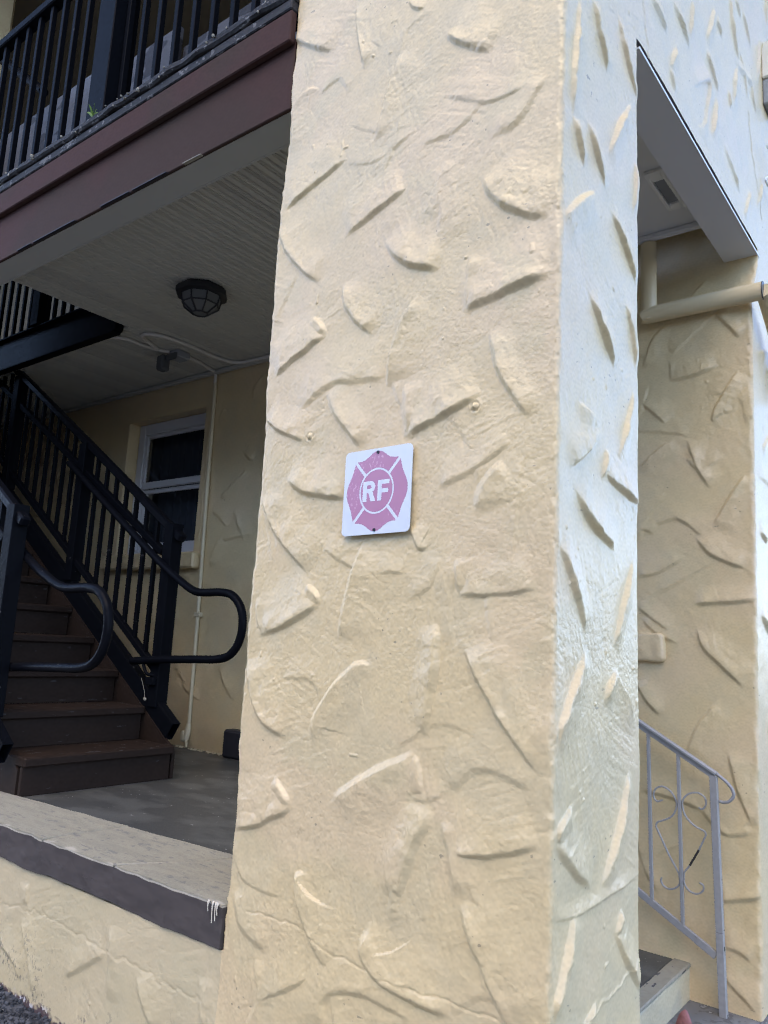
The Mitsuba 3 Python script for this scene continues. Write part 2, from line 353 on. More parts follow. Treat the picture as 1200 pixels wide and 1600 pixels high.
RIGHT_STROKES = [
 (14, 0.07, 6, (0.81, 0.58), [(0.173, 3.021), (0.222, 2.939), (0.277, 2.868)]),
 (13, 0.07, 6, (0.83, 0.56), [(0.088, 2.965), (0.048, 2.723), (0.058, 2.605)]),
 (14, 0.07, 6, (0.86, 0.51), [(0.058, 2.605), (0.086, 2.551), (0.127, 2.499)]),
 (14, 0.06, 7, (0.85, 0.52), [(0.456, 2.889), (0.357, 2.759), (0.289, 2.631)]),
 (13, 0.06, 6, (0.87, 0.5), [(0.147, 2.641), (0.19, 2.583), (0.268, 2.52)]),
 (12, 0.06, 6, (0.83, 0.56), [(0.356, 3.108), (0.426, 3.0), (0.509, 2.926)]),
 (13, 0.08, 8, (1.0, 0.06), [(0.2, 2.473), (0.09, 2.391), (0.006, 2.298)]),
 (13, 0.06, 6, (0.91, 0.42), [(0.308, 2.47), (0.378, 2.418), (0.49, 2.332)]),
 (10, 0.05, 6, (0.89, 0.45), [(0.492, 2.726), (0.471, 2.551)]),
 (15, 0.07, 7, (0.94, 0.34), [(0.165, 2.171), (0.247, 2.099), (0.334, 2.031)]),
 (11, 0.06, 6, (0.94, 0.34), [(0.407, 2.24), (0.45, 2.172), (0.489, 2.081)]),
 (10, 0.09, 8, (-0.97, -0.26), [(0.107, 1.874), (0.191, 1.861), (0.239, 1.829)]),
 (13, 0.09, 8, (-0.98, 0.18), [(0.243, 1.838), (0.173, 1.776), (0.065, 1.705)]),
 (12, 0.05, 6, (0.97, 0.25), [(0.464, 2.001), (0.407, 1.892), (0.362, 1.799)]),
 (11, 0.05, 6, (0.98, 0.2), [(0.272, 1.799), (0.249, 1.714)]),
 (14, 0.07, 7, (0.87, 0.5), [(0.252, 1.728), (0.371, 1.71), (0.511, 1.695)]),
 (16, 0.08, 8, (0.87, 0.5), [(0.095, 1.656), (0.176, 1.595), (0.337, 1.545)]),
 (14, 0.06, 7, (1.0, 0.09), [(0.014, 1.519), (0.091, 1.426), (0.16, 1.335)]),
 (14, 0.06, 7, (1.0, 0.07), [(0.472, 1.538), (0.386, 1.419), (0.323, 1.304)]),
 (14, 0.07, 8, (1.0, -0.01), [(0.161, 1.296), (0.08, 1.198), (-0.006, 1.094)]),
 (12, 0.05, 7, (0.93, -0.36), [(0.348, 1.248), (0.291, 1.21), (0.276, 1.165)]),
 (8, 0.06, 6, (-1.0, 0.01), [(0.323, 1.247), (0.404, 1.194), (0.48, 1.119)]),
 (15, 0.06, 9, (0.99, -0.13), [(0.426, 0.995), (0.367, 0.889), (0.258, 0.75)]),
 (11, 0.06, 8, (0.87, -0.49), [(0.094, 0.953), (0.019, 0.911), (0.002, 0.89)]),
 (14, 0.08, 9, (0.98, 0.22), [(0.014, 0.886), (0.091, 0.822), (0.193, 0.771)]),
 (14, 0.07, 8, (0.97, -0.25), [(0.112, 0.74), (0.064, 0.65), (0.003, 0.548)]),
 (11, 0.05, 7, (0.97, -0.23), [(0.384, 0.681), (0.34, 0.632)]),
 (13, 0.06, 8, (0.97, -0.25), [(0.336, 0.642), (0.405, 0.562), (0.507, 0.469)]),
 (6, 0.03, 4, (-0.02, 1.0), [(0.001, 0.738), (0.126, 0.724), (0.229, 0.725), (0.505, 0.734)]),
 (8, 0.06, 7, (0.95, -0.31), [(0.233, 0.527), (0.149, 0.477)]),
 (12, 0.06, 6, (0.8, 0.6), [(0.639, 3.378), (0.712, 3.374), (0.789, 3.365)]),
 (12, 0.06, 6, (0.81, 0.59), [(0.861, 3.536), (0.952, 3.514), (1.04, 3.483)]),
 (11, 0.06, 6, (0.81, 0.58), [(1.081, 3.717), (1.05, 3.543)]),
 (13, 0.06, 7, (0.81, 0.58), [(1.381, 3.912), (1.27, 3.689)]),
 (11, 0.05, 6, (0.81, 0.58), [(1.398, 3.876), (1.49, 3.847)]),
 (12, 0.06, 6, (0.83, 0.56), [(0.884, 3.388), (0.812, 3.252)]),
 (9, 0.06, 6, (0.84, 0.54), [(0.812, 3.252), (0.864, 3.188)]),
 (11, 0.06, 7, (0.84, 0.54), [(1.266, 3.63), (1.422, 3.549)]),
 (13, 0.06, 7, (0.86, 0.51), [(1.401, 3.521), (1.306, 3.288)]),
 (10, 0.06, 7, (0.85, 0.53), [(1.564, 3.656), (1.588, 3.581)]),
 (9, 0.06, 7, (0.89, 0.46), [(1.492, 3.346), (1.737, 3.261)]),
 (11, 0.05, 7, (0.9, 0.45), [(1.928, 3.389), (1.796, 3.203)]),
 (10, 0.06, 7, (0.85, 0.52), [(1.08, 3.354), (1.293, 3.508), (1.213, 3.292), (1.128, 3.214)]),
 (11, 0.06, 7, (0.82, 0.58), [(1.853, 4.258), (1.984, 4.15)]),
 (11, 0.06, 7, (0.83, 0.55), [(2.212, 4.365), (2.126, 4.074)]),
 (10, 0.06, 7, (0.84, 0.55), [(1.729, 3.89), (2.065, 3.982)]),
 (10, 0.06, 7, (0.89, 0.45), [(2.168, 3.552), (2.059, 3.38)]),
 (10, 0.06, 7, (0.8, 0.6), [(1.737, 4.22), (1.823, 4.185)]),
 (8, 0.06, 7, (0.96, 0.28), [(2.094, 2.642), (2.161, 2.48)]),
 (11, 0.06, 7, (0.97, 0.23), [(2.137, 2.293), (2.004, 2.203)]),
 (12, 0.06, 7, (1.0, 0.04), [(1.916, 1.48), (2.044, 1.407)]),
 (12, 0.06, 7, (0.99, 0.13), [(1.913, 1.824), (2.047, 1.788)]),]
BACK_STROKES = [
 (11, 0.08, 9, (0.75, 0.66), [(-0.154, 2.82), (-0.107, 2.758), (-0.051, 2.678)]),
 (9, 0.09, 8, (0.62, -0.79), [(-0.369, 2.807), (-0.431, 2.752), (-0.477, 2.62)]),
 (11, 0.1, 9, (0.01, 1.0), [(-0.345, 2.529), (-0.233, 2.539), (-0.148, 2.565)]),
 (6, 0.05, 8, (0.98, -0.19), [(-0.345, 2.529), (-0.35, 2.627)]),
 (11, 0.09, 7, (0.99, -0.14), [(-0.065, 2.521), (-0.119, 2.432), (-0.168, 2.33), (-0.145, 2.306)]),
 (11, 0.08, 8, (0.75, 0.66), [(-0.483, 2.442), (-0.424, 2.387), (-0.367, 2.325)]),
 (9, 0.1, 8, (0.66, -0.76), [(-0.333, 2.247), (-0.405, 2.205), (-0.484, 2.127)]),
 (12, 0.07, 8, (0.73, 0.69), [(-0.267, 2.227), (-0.238, 2.123), (-0.181, 2.018)]),
 (11, 0.09, 8, (1.0, -0.07), [(-0.039, 2.056), (-0.11, 1.943), (-0.163, 1.845)]),
 (12, 0.09, 8, (0.71, 0.71), [(-0.235, 1.793), (-0.173, 1.722), (-0.044, 1.663)]),
 (8, 0.08, 8, (0.01, 1.0), [(-0.479, 1.631), (-0.38, 1.655), (-0.284, 1.712)]),
 (9, 0.07, 8, (0.7, 0.71), [(-0.485, 1.501), (-0.423, 1.451), (-0.347, 1.396)]),
 (12, 0.07, 8, (0.02, 1.0), [(-0.234, 1.512), (-0.131, 1.521), (-0.003, 1.532)]),
 (12, 0.1, 8, (0.69, 0.73), [(-0.23, 1.41), (-0.198, 1.327), (-0.05, 1.187)]),
 (11, 0.08, 8, (0.69, 0.73), [(-0.486, 1.168), (-0.431, 1.092), (-0.382, 1.046)]),
 (10, 0.1, 8, (0.99, 0.1), [(-0.154, 1.118), (-0.228, 1.014), (-0.276, 0.899)]),
 (12, 0.08, 8, (0.66, 0.75), [(-0.111, 0.924), (-0.078, 0.796), (-0.023, 0.662)]),
 (10, 0.08, 8, (0.01, 1.0), [(-0.454, 0.733), (-0.361, 0.729), (-0.208, 0.698)]),
 (11, 0.09, 8, (0.02, 1.0), [(-0.149, 0.373), (-0.071, 0.395), (0.02, 0.427)]),
 (9, 0.08, 9, (0.63, 0.78), [(-0.149, 0.127), (-0.09, 0.082), (-0.024, 0.024)]),
 (9, 0.08, 9, (0.02, 1.0), [(-0.133, 0.219), (-0.075, 0.21), (-0.037, 0.193)]),
 (8, 0.08, 8, (0.59, -0.81), [(-0.223, 3.04), (-0.258, 2.977), (-0.276, 2.889)]),
 (7, 0.08, 8, (0.01, 1.0), [(-0.203, 1.797), (-0.309, 1.881), (-0.421, 1.858)]),
 (8, 0.08, 8, (0.98, 0.19), [(-0.482, 0.607), (-0.45, 0.46), (-0.377, 0.351)]),
 (8, 0.08, 10, (0.72, 0.69), [(-0.49, 1.838), (-0.45, 1.842), (-0.416, 1.823)]),
 (9, 0.09, 10, (1.0, -0.08), [(-3.129, 2.373), (-3.336, 2.237), (-3.363, 2.194)]),
 (10, 0.1, 10, (0.83, 0.56), [(-3.445, 2.111), (-3.382, 2.085), (-3.28, 2.0)]),
 (10, 0.1, 10, (0.82, 0.57), [(-3.215, 2.096), (-3.166, 2.007), (-3.091, 1.897)]),
 (10, 0.1, 10, (1.0, -0.03), [(-3.33, 1.937), (-3.4, 1.822), (-3.414, 1.736)]),
 (10, 0.1, 10, (0.79, 0.62), [(-3.23, 1.075), (-3.175, 0.99), (-3.089, 0.889)]),
 (10, 0.1, 10, (0.79, 0.61), [(-3.589, 0.94), (-3.493, 0.884), (-3.404, 0.859)]),
 (9, 0.1, 10, (0.99, -0.17), [(-2.988, 3.041), (-3.105, 2.971), (-3.124, 2.861)]),
 (8, 0.1, 10, (0.99, -0.14), [(-3.414, 2.836), (-3.47, 2.751)]),
 (8, 0.1, 10, (0.84, 0.55), [(-3.177, 2.51), (-3.086, 2.434)]),]
LOW_STROKES = [
 (9, 0.08, 10, (0.97, 0.25), [(-2.009, 0.255), (-1.943, 0.169), (-1.867, 0.049)]),
 (8, 0.1, 10, (0.97, 0.26), [(-1.487, 0.362), (-1.477, 0.273), (-1.464, 0.167)]),
 (8, 0.08, 10, (0.96, 0.28), [(-1.051, 0.337), (-1.034, 0.277), (-1.023, 0.216)]),
 (7, 0.08, 12, (-0.2, 0.98), [(-1.709, 0.162), (-1.576, 0.237), (-1.497, 0.286)]),
 (6, 0.06, 9, (-0.97, -0.22), [(-1.989, 0.386), (-1.984, 0.314)]),
 (8, 0.08, 10, (0.97, 0.26), [(-2.156, 0.155), (-2.033, 0.124), (-1.977, 0.078)]),
 (9, 0.1, 12, (0.73, 0.68), [(-1.326, 0.26), (-1.284, 0.203), (-1.23, 0.151)]),]
# ------------------------------------------------------------------ stucco relief
def sstep(a, b, x):
    t = np.clip((x - a) / (b - a), 0, 1)
    return t * t * (3 - 2 * t)

def n2(a, b, seed=0, oct=1):
    p = np.stack([a, b, np.zeros_like(a)], -1)
    return meshkit.fbm(p, oct, seed) if oct > 1 else meshkit.noise(p, seed)

def strokes_height(A, B, strokes, arch=0.2):
    """Height of the trowel marks: each is a wedge that is sharp along its curve and fades away on one side."""
    h = np.zeros_like(A)
    wa = A + 0.008 * (n2(A * 22, B * 22, 3, 4) - 0.5); wb = B + 0.008 * (n2(A * 22 + 50, B * 22, 4, 4) - 0.5)
    for H, L, w, v, pts in strokes:
        H, w, L = 0.95 * H / 1000, 1.15 * w / 1000, 1.2 * L
        c = spline(pts, 14)
        lo, hi = c.min(0) - L - 0.01, c.max(0) + L + 0.01
        m = (A > lo[0]) & (A < hi[0]) & (B > lo[1]) & (B < hi[1])
        if not m.any(): continue
        q = np.c_[wa[m], wb[m]]
        seg = np.r_[0, np.cumsum(np.linalg.norm(np.diff(c, axis=0), axis=1))]; tot = seg[-1]
        k = max(20, int(tot / 0.004)); u = np.linspace(0, tot, k)
        c = np.c_[np.interp(u, seg, c[:, 0]), np.interp(u, seg, c[:, 1])]
        tg = np.gradient(c, axis=0); tg /= np.linalg.norm(tg, axis=1, keepdims=True)
        nm = np.c_[-tg[:, 1], tg[:, 0]]
        if (nm[k // 2] @ np.array(v)) < 0: nm = -nm
        _, i = cKDTree(c).query(q)
        rel = q - c[i]
        d = (rel * nm[i]).sum(1); al = (rel * tg[i]).sum(1)
        pos = u[i] + al
        e = 0.012 + 0.12 * tot
        env = sstep(-0.35 * e, e, pos) * sstep(tot + 0.35 * e, tot - e, pos)
        rise = sstep(-w, 0.5 * w, d)
        fall = 1 - sstep(0, L, d)
        crest = 1 + 0.16 * np.exp(-((d - 0.8 * w) / (1.5 * w)) ** 2)
        wob = (0.62 + 0.76 * n2(q[:, 0] * 24, q[:, 1] * 24, 9, 3)) * (1 - arch + arch * np.sin(np.pi * np.clip(pos / tot, 0, 1)))
        hh = H * env * rise * fall * crest * wob
        h[m] = np.maximum(h[m], hh)
    return h

def base_height(S, Z):
    h = 0.008 * (n2(S * 3.1, Z * 3.1, 11, 2) - 0.5) + 0.0035 * (n2(S * 13, Z * 13, 12, 2) - 0.5)
    for k, ang in enumerate((0.35, 1.9, 2.7)):
        a, b = S * math.cos(ang) + Z * math.sin(ang), Z * math.cos(ang) - S * math.sin(ang)
        gate = sstep(0.55, 0.75, n2(S * 4.5 + 20 * k, Z * 4.5, 15 + k, 2))
        h += gate * 0.0012 * (n2(a * 14 + 0.3 * n2(S * 20, Z * 20, 13), b * 110, 16) - 0.5)
    h += (0.5 + 0.8 * n2(S * 6, Z * 6, 17)) * (0.0008 * (n2(S * 95, Z * 95, 18) - 0.5) + 0.0007 * (n2(S * 170, Z * 170, 19) - 0.5))
    bump = n2(S * 48 + 3, Z * 48, 21)
    h += 0.003 * sstep(0.93, 0.99, bump) * sstep(0.55, 0.75, n2(S * 5, Z * 5, 22))
    return h

def crack(A, B, pts, depth, w, amp=0.012, seed=31):
    c = spline(pts, 20)
    c = c + amp * (np.c_[n2(c[:, 0] * 30, c[:, 1] * 30, seed, 3), n2(c[:, 0] * 30 + 9, c[:, 1] * 30, seed + 1, 3)] - 0.5) * 2
    seg = np.r_[0, np.cumsum(np.linalg.norm(np.diff(c, axis=0), axis=1))]; u = np.arange(0, seg[-1], 0.0015)
    c = np.c_[np.interp(u, seg, c[:, 0]), np.interp(u, seg, c[:, 1])]
    h = np.zeros_like(A)
    m = (A > c[:, 0].min() - .03) & (A < c[:, 0].max() + .03) & (B > c[:, 1].min() - .03) & (B < c[:, 1].max() + .03)
    if m.any():
        d, _ = cKDTree(c).query(np.c_[A[m], B[m]])
        h[m] = depth * np.exp(-(d / w) ** 2)
    return h

def knob(A, B, a, b, r, H):
    d = np.hypot(A - a, B - b)
    return H * np.exp(-(d / r) ** 2) * (0.7 + 0.6 * n2(A * 160, B * 160, 41)) - 0.5 * H * np.exp(-((d - 0.75 * r) / (0.25 * r)) ** 2)

def random_strokes(a0, a1, b0, b1, n, seed, H=(7, 13), side=None):
    r = random.Random(seed); out = []
    for _ in range(n):
        a, b = r.uniform(a0, a1), r.uniform(b0, b1)
        th = r.uniform(0, math.pi); L = r.uniform(0.12, 0.30); cv = r.uniform(-0.06, 0.06)
        t = np.array([math.cos(th), math.sin(th)]); nn = np.array([-t[1], t[0]])
        if side is None and nn[1] < 0: nn = -nn
        if side is not None and nn @ np.array(side) < 0: nn = -nn
        p = [tuple(np.array([a, b]) + t * L * k + nn * cv * (1 - 4 * k * k)) for k in (-.5, 0, .5)]
        out.append((r.uniform(*H), r.uniform(.07, .12), r.uniform(7, 10), tuple(nn), p))
    return out

def grid_mesh(P, N, keep):
    """Mesh of a grid of points P (m, n, 3): (mesh, normals); N orients it; only the cells marked in keep."""
    du, dv = np.gradient(P, axis=0), np.gradient(P, axis=1)
    nr = np.cross(du, dv); nr /= np.maximum(np.linalg.norm(nr, axis=-1, keepdims=True), 1e-12)
    nr *= np.sign((nr * N).sum(-1, keepdims=True) + 1e-9)
    m, n = P.shape[:2]
    idx = np.arange(m * n).reshape(m, n)
    a, b, c, d = idx[:-1, :-1][keep], idx[1:, :-1][keep], idx[1:, 1:][keep], idx[:-1, 1:][keep]
    F = np.vstack([np.c_[a, b, c], np.c_[a, c, d]])
    V, NR = P.reshape(-1, 3), nr.reshape(-1, 3)
    fn = np.cross(V[F[:, 1]] - V[F[:, 0]], V[F[:, 2]] - V[F[:, 0]])
    flip = (fn * NR[F[:, 0]]).sum(1) < 0
    F[flip] = F[flip][:, ::-1]
    uq, inv = np.unique(F, return_inverse=True)
    return V[uq], inv.reshape(-1, 3), NR[uq]

def flat(mesh):
    t = mesh.triangles.reshape(-1, 3)
    return t, np.arange(len(t)).reshape(-1, 3), np.repeat(mesh.face_normals, 3, axis=0)

def join(*parts):
    V, F, N, o = [], [], [], 0
    for v, f, n in parts:
        V.append(v); F.append(f + o); N.append(n); o += len(v)
    return (np.vstack(V), np.vstack(F)), np.vstack(N)

PW, PD, LINT, LOWZ, YB = 0.97, 0.516, 3.148, 0.432, 1.85

def corner(p0, c, p1, n0, n1, t):
    t = t[..., None]
    n = (1 - t) * n0 + t * n1
    return (1 - t) ** 2 * p0 + 2 * t * (1 - t) * c + t ** 2 * p1, n / np.linalg.norm(n, axis=-1, keepdims=True)

# ---- the corner pillar: left return, front, right face and back return in one sheet, wrapped round its corners
zs = np.r_[np.arange(-10, 18) * 0.004, np.arange(0.072, 0.4305, 0.003), 0.432, np.arange(0.436, 3.1465, 0.003), 3.148, np.arange(3.152, 3.449, 0.004), np.arange(3.5, 6.01, 0.1)]
ss = np.r_[-np.arange(PD, 0.06, -0.012), -np.arange(0.06, 0.0, -0.004), np.linspace(0, PW, 320)[:-1], PW + np.linspace(0, PD, 165)[:-1], PW + PD + np.r_[np.arange(0, 0.03, 0.004), np.arange(0.03, 0.5, 0.04)]]
S, Z = np.meshgrid(ss, zs, indexing='ij')
front, right, left, back = (S >= 0) & (S <= PW), (S > PW) & (S <= PW + PD), S < 0, S > PW + PD
X3 = lambda x, y: np.stack([x + 0 * Z, y + 0 * Z, Z], -1)
unf = (Z <= LOWZ + 1e-6)
up = Z >= LINT - 1e-6
P, N = X3(S - PW, 0 * S), np.broadcast_to([0., -1, 0], S.shape + (3,)).copy()
lm = left & ~unf
P[lm] = X3(-PW + 0 * S, -S)[lm]; N[lm] = [-1, 0, 0]
P[right] = X3(0 * S, S - PW)[right]; N[right] = [1, 0, 0]
P[back] = X3(-(S - PW - PD), PD + 0 * S)[back]; N[back] = [0, 1, 0]
P[back & up] = X3(0 * S, S - PW)[back & up]; N[back & up] = [1, 0, 0]
rad = 0.016 + 0.010 * (n2(Z * 9, Z * 0, 51, 2) - 0.5)
for sc, n0, n1, cxy, d0, d1, mask in ((0.0, [-1, 0, 0], [0, -1, 0], (-PW, 0), (0, 1), (1, 0), ~unf), (PW, [0, -1, 0], [1, 0, 0], (0, 0), (-1, 0), (0, 1), Z > -1), (PW + PD, [1, 0, 0], [0, 1, 0], (0, PD), (0, -1), (-1, 0), ~up)):
    near = (np.abs(S - sc) < rad) & mask
    t = ((S - sc) / rad + 1) / 2
    c0 = np.stack([cxy[0] + 0 * Z, cxy[1] + 0 * Z, Z], -1)
    p0 = c0 + rad[..., None] * np.array([d0[0], d0[1], 0.]); p1 = c0 + rad[..., None] * np.array([d1[0], d1[1], 0.])
    pp, nn = corner(p0, c0, p1, np.array(n0, float), np.array(n1, float), np.clip(t, 0, 1))
    P[near] = pp[near]; N[near] = nn[near]
h = base_height(S, Z)
h += np.where(left & unf, 0, 0.012 * (n2(Z * 5, Z * 0 + 2, 61, 2) - 0.5) * np.exp(-(S / 0.03) ** 2))
for sc in (0.0, PW):
    ok = ~unf if sc == 0 else (Z > -1)
    h += np.where(ok, np.exp(-((S - sc) / 0.014) ** 2) * 0.0055 * (n2(S * 60, Z * 45, 62, 3) - 0.35), 0)
fm = S <= PW + 0.02
fs = FRONT_STROKES + random_strokes(-0.9, -0.05, 3.5, 5.8, 22, 5) + random_strokes(-0.93, -0.05, 0.1, 3.4, 34, 15, (2, 4))
hs = np.zeros_like(S)
A = S - PW
hs[fm] = strokes_height(A[fm], Z[fm], fs + LOW_STROKES)
hs[fm] += crack(A[fm], Z[fm], [(-0.88, 0.55), (-0.72, 0.56), (-0.5, 0.52), (-0.2, 0.52), (-0.05, 0.51)], -0.0022, 0.0022)
hs[fm] += crack(A[fm], Z[fm], [(-2.166, 0.278), (-1.904, 0.305), (-1.482, 0.295), (-1.283, 0.289), (-1.022, 0.289)], -0.0016, 0.0040, 0.02)
for a, b in ((-0.771, 1.858), (-0.219, 1.865)):
    hs[fm] += knob(A[fm], Z[fm], a, b, 0.014, 0.010)
rs = RIGHT_STROKES + random_strokes(0.05, 0.5, 3.35, 5.8, 14, 6, side=(1, 0)) + random_strokes(0.6, 3.4, 3.7, 5.8, 60, 8, side=(1, 0)) + random_strokes(2.0, 3.4, 0.2, 3.2, 26, 12, side=(1, 0))
rm = (S > PW - 0.02) & (S <= PW + PD + 0.03)
hs[rm] = np.maximum(hs[rm], strokes_height((S - PW)[rm], Z[rm], rs, 0.6))
hs[rm] += crack((S - PW)[rm], Z[rm], [(0.02, 0.49), (0.2, 0.50), (0.34, 0.515), (0.5, 0.535)], 0.003, 0.003, 0.012)
hs *= np.where((left & ~unf), 0, 1) * np.where(fm & (S > PW - 0.012), np.clip((PW - S) / 0.012, 0, 1) * 0.6 + 0.4, 1)
hs *= np.where(left & unf, 1, np.where(front & ~unf, sstep(-0.004, 0.02, S) * 0.5 + 0.5, 1))
P = P + N * (h + hs)[..., None]
cell = lambda M: M[:-1, :-1]
keep = np.ones((len(ss) - 1, len(zs) - 1), bool)
scl, zcl = (ss[:-1] + ss[1:]) / 2, (zs[:-1] + zs[1:]) / 2
SC, ZC = np.meshgrid(scl, zcl, indexing='ij')
keep &= ~((SC < 0) & (ZC > LOWZ) & (ZC < LOWZ + 0.0045))
keep &= ~((SC > PW + PD) & (ZC > LINT - 0.004))
lowpart = keep & (SC < -0.001) & (ZC < LOWZ)
V_, F_, N_ = grid_mesh(P, N, keep & ~lowpart)
core = flat(trimesh.creation.box(bounds=[[-PW + .03, .03, 0.01], [-.03, PD - .03, 5.99]]))
pm, pn = join((V_, F_, N_), core)
key = add('stucco_pillar', pm, 'stucco', normals=pn)
labels[key] = {'label': 'wide tan stucco corner pillar with curved trowel ridges, filling the middle of the view', 'category': 'pillar'}
low_near = grid_mesh(P, N, lowpart)

# ---- the low wall under the coping
xs = np.r_[np.arange(-8, -3.0, 0.1), np.arange(-3.0, -PW - PD - 0.001, 0.006), -PW - PD]
zl = np.arange(-10, 109) * 0.004
Xl, Zl = np.meshgrid(xs, zl, indexing='ij')
Pl = np.stack([Xl, 0 * Xl, Zl], -1); Nl = np.broadcast_to([0., -1, 0], Pl.shape)
hl = base_height(Xl + PW, Zl) + strokes_height(Xl, Zl, LOW_STROKES) + crack(Xl, Zl, [(-2.166, 0.278), (-1.904, 0.305), (-1.482, 0.295), (-1.283, 0.289), (-1.022, 0.289)], -0.0016, 0.0040, 0.02)
Pl = Pl + Nl * hl[..., None]
lw = grid_mesh(Pl, Nl, np.ones((len(xs) - 1, len(zl) - 1), bool))
lm_, ln_ = join(low_near, lw, flat(trimesh.creation.box(bounds=[[-8, .02, 0], [-PW - .01, .24, .43]])))
low = thing('porch_wall', 'low tan stucco porch wall with grimy base and grey painted coping', 'wall')
scene[low + '__stucco_face'] = {'type': 'ply', 'filename': meshkit.write_ply(lm_, normals=ln_), 'face_normals': False, 'bsdf': {'type': 'ref', 'id': 'mat_stucco_low'}}

def coping_paint(p, n, uv):
    c = coping_col(p, n, uv)
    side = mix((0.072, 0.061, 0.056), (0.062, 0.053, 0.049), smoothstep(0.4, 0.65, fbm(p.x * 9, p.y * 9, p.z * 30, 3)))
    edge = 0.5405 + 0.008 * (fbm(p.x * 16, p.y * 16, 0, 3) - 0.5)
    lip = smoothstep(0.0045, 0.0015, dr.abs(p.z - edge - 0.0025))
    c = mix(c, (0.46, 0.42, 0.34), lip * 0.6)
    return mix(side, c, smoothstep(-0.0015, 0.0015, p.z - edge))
mat('coping_paint', proc(coping_paint), 0.6, 0.12, bump=grain_bump, bscale=0.002)

def slab(poly, z0, z1, seed):
    m = trimesh.creation.extrude_polygon(Polygon(poly), z1 - z0, engine='earcut')
    v, f = trimesh.remesh.subdivide_to_size(m.vertices, m.faces, 0.022)
    m = trimesh.Trimesh(v, f); m.merge_vertices()
    p = m.vertices
    out = np.array([[0, -1.0, 0]])
    k = np.exp(-np.minimum(np.abs(p[:, 1]), 9) / 0.03)[:, None]
    p = p + k * out * 0.012 * (n2(p[:, 0] * 14, p[:, 2] * 14, 71, 3) - 0.5)[:, None]
    p[:, 2] += np.where(p[:, 2] > 0.05, 0.004 * (n2(p[:, 0] * 7, p[:, 1] * 7, 72, 3) - 0.5) - 0.006 * k[:, 0], 0.020 * k[:, 0] * (n2(p[:, 0] * 11, p[:, 1] * 3, 77, 3) - 0.5))
    p[:, 2] += z0
    m.vertices = p
    return m
inn = lambda x: 0.30 + 0.07 * (x + 2.0)
add('coping_slab', slab([(-0.972, -.008), (-0.972, inn(-.97)), (-1.2912, inn(-1.29)), (-1.4952, -.008)], .436, .5530, 1), 'coping_paint', low, smooth=35)
add('coping_slab', slab([(-1.4956, -.008), (-1.2916, inn(-1.293)), (-1.8832, inn(-1.88)), (-1.9182, -.008)], .4365, .5515, 2), 'coping_paint', low, smooth=35)
add('coping_slab', slab([(-1.9186, -.008), (-1.8836, inn(-1.885)), (-3.6, inn(-3.3)), (-3.6, -.008)], .4355, .5535, 3), 'coping_paint', low, smooth=35)
add('mortar_bead', cat(tube([(-1.494, -.008, .548), (-1.42, .09, .5495), (-1.34, .2, .549), (-1.29, inn(-1.29), .549)], 0.006, 8), tube([(-1.917, -.01, .547), (-1.90, .15, .550), (-1.882, inn(-1.88), .549)], 0.007, 8), tube([(-1.38, .31, .547), (-1.25, .27, .5495), (-1.1, .27, .5498), (-.98, .29, .549)], 0.004, 8)), 'coping_top', low, smooth=True)
dr_ = []
for x, L in ((-.985, .024), (-.992, .040), (-1.004, .048), (-1.023, .022)):
    dr_.append(tube([(x, -.013, .553), (x, -.0165, .545), (x, -.0175, .548 - L * .5), (x + .001, -.0165, .546 - L)], [0.004, 0.0026, 0.0013, 0.0017], 8))
add('paint_drips', cat(*dr_), 'cream_paint', low, smooth=True)

# ---- back wall of the porch, running on to the side opening's jamb and round its corner
WX0, WX1, WZ0, WZ1 = -4.52, -3.605, 1.83, 2.885
xb = np.r_[np.arange(-8, -5.0, 0.15), np.arange(-5.0, WX0 - .02, 0.03), WX0, np.arange(WX0 + .02, WX1 - .01, 0.04), WX1, np.arange(WX1 + .011, -2.85, 0.011), np.arange(-2.85, -0.52, 0.08), np.arange(-0.52, 0.0001, 0.0045)]
yb = np.r_[np.arange(0.0045, 0.05, 0.0045), np.arange(0.05, 0.9, 0.008), np.arange(0.9, 3.2, 0.06)]
sb = np.r_[xb, yb]
zb = np.unique(np.round(np.r_[np.arange(-0.04, LINT + .001, 0.0065), WZ0, WZ1, LINT, np.arange(LINT, 3.35, 0.01)], 4))
Sb, Zb = np.meshgrid(sb, zb, indexing='ij')
isr = Sb > 0
Pb = np.where(isr[..., None], np.stack([0 * Sb, YB + Sb, Zb], -1), np.stack([Sb, YB + 0 * Sb, Zb], -1))
Nb = np.where(isr[..., None], np.array([1., 0, 0]), np.array([0., -1, 0]))
rad = 0.018 + 0.012 * (n2(Zb * 9, Zb * 0, 81, 2) - 0.5)
near = np.abs(Sb) < rad
c0 = np.stack([0 * Sb, YB + 0 * Sb, Zb], -1)
pp, nn = corner(c0 + rad[..., None] * np.array([-1., 0, 0]), c0, c0 + rad[..., None] * np.array([0, 1., 0]), np.array([0., -1, 0]), np.array([1., 0, 0]), np.clip((Sb / rad + 1) / 2, 0, 1))
Pb[near] = pp[near]; Nb = Nb.copy(); Nb[near] = nn[near]
hb = np.where(isr, base_height(PW + YB + Sb, Zb), base_height(Sb + 30, Zb))
bs = BACK_STROKES + random_strokes(-.55, -.02, 0.15, 3.0, 12, 27, (4, 8)) + random_strokes(-6, -4.6, 0.7, 3.0, 18, 21) + random_strokes(-3.3, -0.6, 0.7, 3.0, 22, 22, (5, 9)) + random_strokes(-4.4, -3.6, 0.6, 1.7, 8, 23)
jm = ~isr
hj = np.zeros_like(hb); hj[jm] = strokes_height(Sb[jm], Zb[jm], bs)
hr = np.zeros_like(hb); hr[isr] = strokes_height((Sb + YB)[isr], Zb[isr], rs, 0.6)
hb = hb + hj + hr + np.exp(-(Sb / 0.02) ** 2) * 0.010 * (n2(Sb * 40, Zb * 32, 82, 3) - 0.4)
